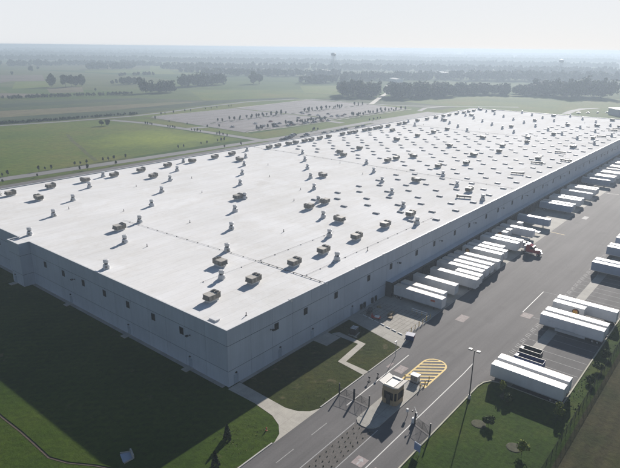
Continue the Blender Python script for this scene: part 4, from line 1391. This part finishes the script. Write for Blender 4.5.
A = [318, 334, 340, 351, 357, 368, 374, 383, 390, 396, 404, 408, 416]
Bx = [452, 456, 461, 465, 475, 480, 490, 494, 504, 511, 518, 532, 553, 567]
C1 = [305, 317, 347, 354, 364, 369, 378, 383, 392, 401]
C2 = [454, 458, 467, 473, 485, 491, 502, 507, 519, 529, 541, 548, 557]
for row, xs, y, txt in (("a", A, 358, "far row of the smaller car park"), ("b", Bx, 357, "far row of the bigger car park"),
                        ("c", C1, 291, "warehouse-side row of the smaller car park"), ("d", C2, 289, "warehouse-side row of the bigger car park")):
    for i, x in enumerate(xs):
        yo = random.uniform(-3, 3)
        small_tree(x, y + yo, f"small dark tree, {nth(i + 1)} in the {txt}", "small trees in the car park", random.uniform(.85, 1.2), z=.1)
        if i % 4 != 3:
            small_tree(x + 1.5, y + yo - 5.5, f"small tree beside the {nth(i + 1)} tree in the {txt}", "small trees in the car park", random.uniform(.8, 1.15), z=.1)
mb = MB()
for yy, x0, x1 in ((355, 305, 418), (355, 428, 586), (289, 290, 418), (289, 428, 576)):
    x = x0
    while x < x1:
        mb.prism(rect(x, min(x + 5.5, x1), yy - 1.2, yy + 1.2), .1, .24); x += 13
struct(mb.build("planting_islands", M['lawn2']))
mb = MB()
for yy in range(300, 440, 17):
    for x0, x1 in ((300, 418), (430, 578)):
        x = x0 + random.uniform(0, 4)
        while x < x1:
            mb.face([(x, yy - 5, .105), (x + .35, yy - 5, .105), (x + .35, yy + 5, .105), (x, yy + 5, .105)]); x += 2.8
struct(mb.build("car_park_stall_lines", M['paintd']))
lines = [("between the back road and the left field".replace("left ", "green "), [(62, 258), (65, 258), (83, 257.5), (87, 257.5), (91, 257.5), (106, 257), (110, 257), (114, 256.5), (126, 257), (130, 257), (134, 257), (143, 257), (191, 261), (196, 261), (213, 261), (219, 261), (230, 261), (234, 261), (238, 262)]),
         ("on the back road verge behind the roof", [(55, 241.5), (75, 242.5), (101, 242), (105, 240), (125, 240.5), (216, 237.5), (233, 237)]),
         ("along the road between green field and car park", [(255, 393), (255.5, 390), (256, 387), (256, 384), (256, 359), (256, 356), (257, 353), (257, 350), (257, 326), (257, 322), (257, 318), (257, 314), (257, 292), (257, 288.5), (257, 284), (257, 279)]),
         ("by the field road beyond the car park", [(315, 449), (321, 450), (335, 453), (353, 455), (362, 456), (386, 457), (395, 457), (406, 459), (428, 461), (432, 461)]),
         ("on the green strip beside the car park entrance", [(286, 420), (281, 390), (281, 362), (279, 330), (291, 327), (312, 292.5)]),
         ("beside the parked vehicles behind the warehouse", [(333, 246), (336, 247), (340, 246), (432, 250), (440, 250), (449, 251), (456, 252)])]
for txt, pts in lines:
    for i, (x, y) in enumerate(pts):
        small_tree(x, y, f"small dark tree, {nth(i + 1)} in the row {txt}", "small trees along the roads", random.uniform(.55, .85))
# saplings and shrubs on the near lawns
yc = [crown_mesh("crown", M['leafy'], 3.0, 3.0, .5, 420, .17, 8, 40 + s) for s in range(3)]
dc = [crown_mesh("crown", M['leafm'], 3.0, 2.2, .15, 520, .17, 8, 50 + s) for s in range(2)]
cc = crown_mesh("crown", M['leafd'], 1.9, 3.2, .1, 500, .16, 6, 60, True)
stm_ = trunk_mesh(2.0, .05, 4, 3)
mulch = MB().lathe([(1.5, .0), (1.35, .07), (.2, .09)], 14).mesh("mulch_ring", M['mulch'])
for x, y, cm, lab, cat, ring in ((38.4, -48.6, yc[0], "yellow-green young tree beside the nose of the long bright white trailer", "tree", 0),
                                 (37.2, -60.6, yc[1], "yellow-green young tree by the fence at the rear of the white trailer", "tree", 0),
                                 (20.6, -59.0, yc[2], "young tree in the middle of the lawn near the fence, pale mulch around it", "tree", 1),
                                 (25.2, -50.6, dc[0], "dull green young tree on the lawn beyond the floodlight pole, on a mulch ring", "tree", 1),
                                 (35.4, -50.6, dc[1], "low dark shrub on the shaded lawn beside the white trailer", "shrub", 1),
                                 (-12.2, -12.7, cc, "dark narrow evergreen shrub on the lawn below the building corner", "shrub", 0),
                                 (-19.0, -16.9, cc, "dark narrow evergreen shrub near the road kerb by the bottom lawn", "shrub", 0),
                                 (62.5, -62.3, dc[0], "straggly shrub against the chain-link fence behind the empty stalls", "shrub", 0),
                                 (70.5, -62.2, dc[1], "dense shrub against the chain-link fence near the group of four trailers", "shrub", 0),
                                 (55.5, -62.4, dc[1], "small rounded shrub against the fence behind the open bins", "shrub", 0)):
    t = thing("young_tree" if cat == "tree" else "shrub", lab, cat, (x, y, .02), random.random() * 6)
    ob("crown", cm, t)
    ob("trunk", stm_, t)
    if ring:
        ob("mulch_ring", mulch, t, (random.uniform(-.6, .1) - 1.6, -.4, .02))
# tufts in the gravel median: rows of small dark plants
tf = crown_mesh("median_plant", M['leafm'], .30, .2, 0, 22, .06, 3, 77)
i = 0
for r_ in range(4):
    for k in range(24):
        x = 6.2 - k * 1.75 + (.8 if r_ % 2 else 0); y = -30.0 - r_ * 1.05
        if x < -30:
            continue
        o = ob("median_plant", tf, None, (x + random.uniform(-.2, .2), y + random.uniform(-.15, .15), .06), random.random() * 6)
        tag(o, "small dark tuft planted in rows on the gravel median before the booth", "plant", "tufts on the gravel median")

def weeds(name, mt, boxes, n, size, seed):
    r = np.random.default_rng(seed)
    Vs = []
    for (x0, x1, y0, y1, h) in boxes:
        k = int(n * (x1 - x0) * (y1 - y0))
        cx = r.uniform(x0, x1, k); cy = r.uniform(y0, y1, k)
        cl = (np.sin(cx * .9 + 1.3 * np.sin(cy * .7)) + np.sin(cy * 1.7 + cx * .35)) * .5
        keep = cl + r.normal(size=k) * .45 > .15
        cx, cy = cx[keep], cy[keep]; k = len(cx)
        z = r.uniform(0, 1, k) ** 2 * h
        nr = r.normal(size=(k, 3)); nr /= np.linalg.norm(nr, axis=1)[:, None]
        a = np.cross(nr, r.normal(size=(k, 3))); a /= np.linalg.norm(a, axis=1)[:, None]
        b = np.cross(nr, a)
        P = np.stack([cx, cy, z + .05], 1); s_ = (size * r.uniform(.5, 1.3, k))[:, None]
        Vs.append(np.stack([P - a * s_ - b * s_ * .5, P + a * s_ - b * s_ * .6, P + a * s_ * .7 + b * s_ * .6, P - a * s_ * .8 + b * s_ * .5], 1).reshape(-1, 3))
    o = ob(name, quads(name, np.concatenate(Vs), mt)); o['kind'] = 'stuff'
M['dry'] = leaf_mat("dry_grass", (.12, .10, .05), (.16, .13, .07), (.08, .085, .03))
weeds("weeds", M['leaf'], [(44, 210, -63.6, -60.4, .8), (36, 46, -63.4, -60.2, .6), (80, 140, -63.2, -60.5, .7)], 3, .17, 31)
weeds("dry_weeds", M['dry'], [(-15, -5, -19.5, -10, .08), (3.8, 16, -19.6, -14, .08)], 3.0, .10, 32)
# far single trees and woods
big = [crown_mesh("crown", M['wood'], 17, 17, 2.5, 900, 1.15, 12, 90 + s) for s in range(4)]
bt = trunk_mesh(16, .45, 5, 9)
for i, (x, y, s, lab) in enumerate(((446, 948, 1.15, "round dark tree standing alone left of a clump on the far fields"), (460, 924, 1.2, "taller dark tree in the far field clump beside the lone round tree"),
                                    (470, 922, 1.15, "second dark tree of the far field clump"), (486, 936, 1.1, "third dark tree of the far field clump"), (497, 934, 1.05, "outermost dark tree of the far field clump"),
                                    (681, 1517, .95, "pale hazy tree alone in the fields beyond the ploughed field"), (771, 1662, .6, "small hazy bush-like tree beside the pale lone tree"),
                                    (584, 1412, .5, "tiny lone tree on the far green field"), (783, 770, 1.25, "rounded tree beyond the car park in front of the woods"), (792, 762, 1.1, "tree tucked against the rounded tree beyond the car park"),
                                    (221, 415, .3, "low dark bush clump at the edge of the green field"), (226, 412, .34, "second low bush at the edge of the green field by the road"), (452, 812, .25, "tiny dark bush near the far hedge"))):
    t = thing("field_tree", lab.replace("left of", "beside"), "tree", (x, y, 0), random.random() * 6, "single trees on the far fields")
    t.scale = (s, s, s)
    ob("crown", big[i % 4], t); ob("trunk", bt, t)

def wood(name, pts, n_per, leaf, nleaf, seed, depth):
    """a wood: pts = front edge x0,y0,x1,y1,height; crowns of leaf cards packed behind the edge"""
    x0, y0, x1, y1, h = pts
    r = np.random.default_rng(seed)
    e = np.array([x1 - x0, y1 - y0]); L = np.linalg.norm(e); e = e / L
    nv = np.array([.775, .632])
    nt_ = max(4, int(L / n_per * max(1, depth / n_per)))
    allV = []
    for k in range(nt_):
        s = r.uniform(0, L); dd_ = depth * r.uniform(0, 1) ** 1.3
        c = np.array([x0, y0]) + e * s + nv * dd_ + r.normal(size=2) * 2
        hh = h * r.uniform(.65, 1.12)
        ww = hh * r.uniform(.5, .8)
        lum = r.normal(size=(5, 3)) * .3
        idx = r.integers(0, 5, nleaf)
        d = r.normal(size=(nleaf, 3)); d /= np.linalg.norm(d, axis=1)[:, None]
        p = lum[idx] + d * r.uniform(.35, .62, nleaf)[:, None]
        p = np.clip(p, -1, 1)
        P = p * np.array([ww / 2, ww / 2, hh * .44]) + np.array([c[0], c[1], hh * .54])
        nr = d * .8 + r.normal(size=(nleaf, 3)) * .4; nr /= np.linalg.norm(nr, axis=1)[:, None]
        a = np.cross(nr, r.normal(size=(nleaf, 3))); a /= np.linalg.norm(a, axis=1)[:, None]
        b = np.cross(nr, a)
        s_ = (leaf * r.uniform(.6, 1.3, nleaf))[:, None]
        allV.append(np.stack([P - a * s_ - b * s_ * .7, P + a * s_ - b * s_ * .6, P + a * s_ * .8 + b * s_ * .7, P - a * s_ * .9 + b * s_ * .6], 1).reshape(-1, 3))
    V = np.concatenate(allV)
    V[:, 2] = np.maximum(V[:, 2], .2)
    o = ob(name, quads(name, V, M['wood']))
    o['kind'] = 'stuff'
    return o
NEARW = [(555, 927, 613, 918, 14, 25), (469, 708, 517, 692, 21, 40), (600, 783, 711, 788, 23, 45), (650, 446, 687, 402, 24, 70), (672, 367, 796, 325, 22, 75),
         (825, 336, 889, 291, 18, 60), (878, 286, 934, 206, 18, 55), (897, 190, 943, 121, 30, 70), (916, 238, 935, 196, 25, 60)]
for i, p in enumerate(NEARW):
    wood("wood", p[:5], 8.5, 1.5, 110, 200 + i, p[5])
FARW = [(858, 708, 960, 666, 18, 60), (1023, 712, 1285, 550, 20, 70), (1242, 530, 1474, 229, 26, 90), (914, 1092, 1164, 830, 19, 60), (875, 1590, 1038, 1577, 22, 60), (749, 1221, 856, 1204, 8, 20)]
for i, p in enumerate(FARW):
    wood("wood", p[:5], 11, 2.3, 50, 300 + i, p[5])
BELT = [(827, 2048, 991, 1947, 20, 60), (1043, 2047, 1288, 1765, 18, 70), (1111, 1527, 1438, 1201, 21, 70), (1438, 1201, 1821, 730, 23, 80), (1741, 696, 1905, 320, 24, 90), (1000, 1300, 1150, 1120, 14, 40),
        (1166, 2840, 1689, 2388, 24, 100), (1581, 2238, 2110, 1588, 22, 120), (1985, 1492, 2591, 967, 22, 120), (2354, 961, 2665, 480, 24, 120),
        (1576, 3799, 2644, 3142, 26, 160), (2417, 2873, 3435, 1850, 26, 160), (3024, 1757, 3999, 760, 25, 160)]
for i, p in enumerate(BELT):
    wood("wood", p[:5], 14, 3.6, 30, 400 + i, p[5])
VF = [(2004, 4796, 3663, 4350, 27, 300), (3248, 3858, 4957, 2690, 27, 300), (4192, 2454, 5608, 1098, 26, 300), (2800, 6600, 5200, 5600, 34, 400), (5000, 5300, 7000, 3300, 36, 400), (6700, 3000, 7900, 900, 34, 400)]
for i, p in enumerate(VF):
    wood("wood", p[:5], 36, 9.0, 14, 500 + i, p[5])
# hedge lines across the fields
for i, p in enumerate(((150, 800, 276, 762, 5, 8), (276, 762, 340, 748, 5, 8), (340, 748, 450, 712, 5, 8), (60, 520, 200, 488, 2.2, 8), (200, 488, 300, 476, 2.2, 8))):
    o = wood("hedge", p[:5], 1.9, .8, 34, 600 + i, p[5] * .4)

# ------------------------------------------------------------------ far things
def make_car(colm, label, loc, rz):
    t = thing("parked_car", label, "car", loc, rz, "vehicles parked behind the warehouse")
    MB().prism(rect(-2.2, 2.2, -.88, .88), .35, .95, 0, rect(-2.15, 2.15, -.85, .85)).build("body", M[colm], t)
    MB().prism(rect(-1.3, 1.1, -.82, .82), .95, 1.5, 0, rect(-.85, .6, -.68, .68)).build("cabin", M['glass'], t)
    MB().box(-.8, .55, -.66, .66, 1.5, 1.54).build("roof", M[colm], t)
    for x in (-1.35, 1.35):
        for y in (-.8, .8):
            MB().cyl((x, y - .1, .33), (x, y + .1, .33), .33, n=10).build("wheel", M['tyre'], t)
    return t
cars = {}
cdef = [(312, 296), (327, 303), (341, 303), (344, 303), (350, 303), (364, 303), (366.8, 303), (383, 303), (398, 303), (404, 303), (412, 303), (436, 303), (447, 303), (461, 303), (333, 320), (355, 320), (399, 320), (433, 320), (452, 320), (316, 296), (330, 291), (333, 291), (345, 287), (349, 288), (353, 287), (368, 284), (372, 289), (376, 289), (380, 284), (384, 284), (388, 289), (395, 284), (400, 289), (405, 284), (322, 300), (300, 318), (361, 297), (410, 296), (440, 297), (448, 297),
        (430, 330), (436, 345), (442, 352), (424, 303)]
names = {"carw": "white", "card": "dark", "carb": "blue", "carr": "red", "cars": "silver"}
cnt = {}
for i, (x, y) in enumerate(cdef):
    c = ("card", "carw", "card", "cars", "carb", "card", "carw", "carr")[i % 8]
    cnt[c] = cnt.get(c, 0) + 1
    lab = f"{names[c]} car in the car park, {nth(cnt[c])} {names[c]} one from the entry road"
    if c not in cars:
        cars[c] = make_car(c, lab, (x, y, .1), 1.57)
    else:
        dup(cars[c], (x, y, .1), 1.57 + random.choice((0, math.pi)), lab)
cnt = {}
for i, (x, y) in enumerate([(272, 229), (276, 229), (282, 233), (287, 234), (297, 240), (300, 240.5), (308, 233), (295, 226), (327, 228), (336, 226), (344, 226), (354, 228), (362, 230), (379, 228), (391, 230)]):
    c = ("card", "carb", "card", "card", "cars")[i % 5]
    cnt[c] = cnt.get(c, 0) + 1
    lab = f"{names[c]} car on the pavement behind the roof, {nth(cnt[c])} {names[c]} one from the end wall"
    dup(cars[c], (x, y, .08), random.choice((0, 1.57)), lab).scale = (1.25, 1.25, 1.35)
cnt = 0
for i in range(9):
    c = ("cars", "carw", "card")[i % 3]
    dup(cars[c], (676 + i * 5.2, 108 - i * 4.2 + (i % 2) * 5, .08), random.random() * 3, f"{names[c]} car by the far white-roofed shed, {nth(i + 1)} from the lane end")
sb = thing("far_shed", "low building with a bright white roof beyond the warehouse end", "building", (705, 52, 0), R(-50))
MB().box(-26, 26, -12, 12, 0, 7).build("wall", M['tower'], sb)
MB().box(-26.5, 26.5, -12.5, 12.5, 7, 7.6).build("roof", M['trw'], sb)
for x in (-18, -6, 6, 18):
    MB().box(x - 1.5, x + 1.5, -12.12, -11.98, .2, 4.2).build("door", M['tg'], sb)
def water_tower(label, x, y, h, s):
    t = thing("water_tower", label, "water tower", (x, y, 0))
    MB().lathe([(1.5 * s, h - 9 * s), (6 * s, h - 7.5 * s), (7.5 * s, h - 4.5 * s), (7 * s, h - 2 * s), (3.5 * s, h - .4 * s), (.6 * s, h)], 18).build("tank", M['tower'], t)
    for k in range(6):
        a = 6.283 * k / 6
        MB().cyl((8.5 * s * math.cos(a), 8.5 * s * math.sin(a), 0), (6 * s * math.cos(a), 6 * s * math.sin(a), h - 6.5 * s), .38 * s, n=6).build("leg", M['tower'], t)
    MB().cyl((0, 0, 0), (0, 0, h - 8 * s), .9 * s, n=8).build("riser_pipe", M['tower'], t)
water_tower("hazy water tower on the skyline above the car park", 1193, 875, 60, .95)
water_tower("hazy water tower on the skyline above the dock-side end of the roof", 1609, 410, 49, .95)
for i, (x, y, s) in enumerate(((1240, 940, 1), (1500, 700, .7), (1090, 615, .6))):
    t = thing("far_building", ["pale low building in the haze beside the first water tower", "pale shed among the hazy woods", "small white farm building by the far woods"][i], "building", (x, y, 0), R(50))
    MB().box(-40 * s, 40 * s, -14 * s, 14 * s, 0, 11 * s).build("wall", M['tw'], t)
    MB().prism(rect(-41 * s, 41 * s, -15 * s, 15 * s), 11 * s, 13 * s, 0, rect(-41 * s, 41 * s, -.5, .5)).build("roof", M['trw'], t)

# ------------------------------------------------------------------ haze
hz = MB().box(-9600, 9600, -9600, 9600, -1.0, 74.2).build("haze", [])
hz['kind'] = 'stuff'
mt = bpy.data.materials.new("haze_air"); mt.use_nodes = True
t_ = mt.node_tree
for nd_ in list(t_.nodes):
    if nd_.type == 'BSDF_PRINCIPLED':
        t_.nodes.remove(nd_)
pv = t_.nodes.new("ShaderNodeVolumePrincipled")
pv.inputs["Color"].default_value = (.42, .50, .595, 1)
pv.inputs["Density"].default_value = .00041
pv.inputs["Anisotropy"].default_value = .34
t_.links.new(pv.outputs[0], t_.nodes["Material Output"].inputs["Volume"])
hz.data.materials.append(mt)
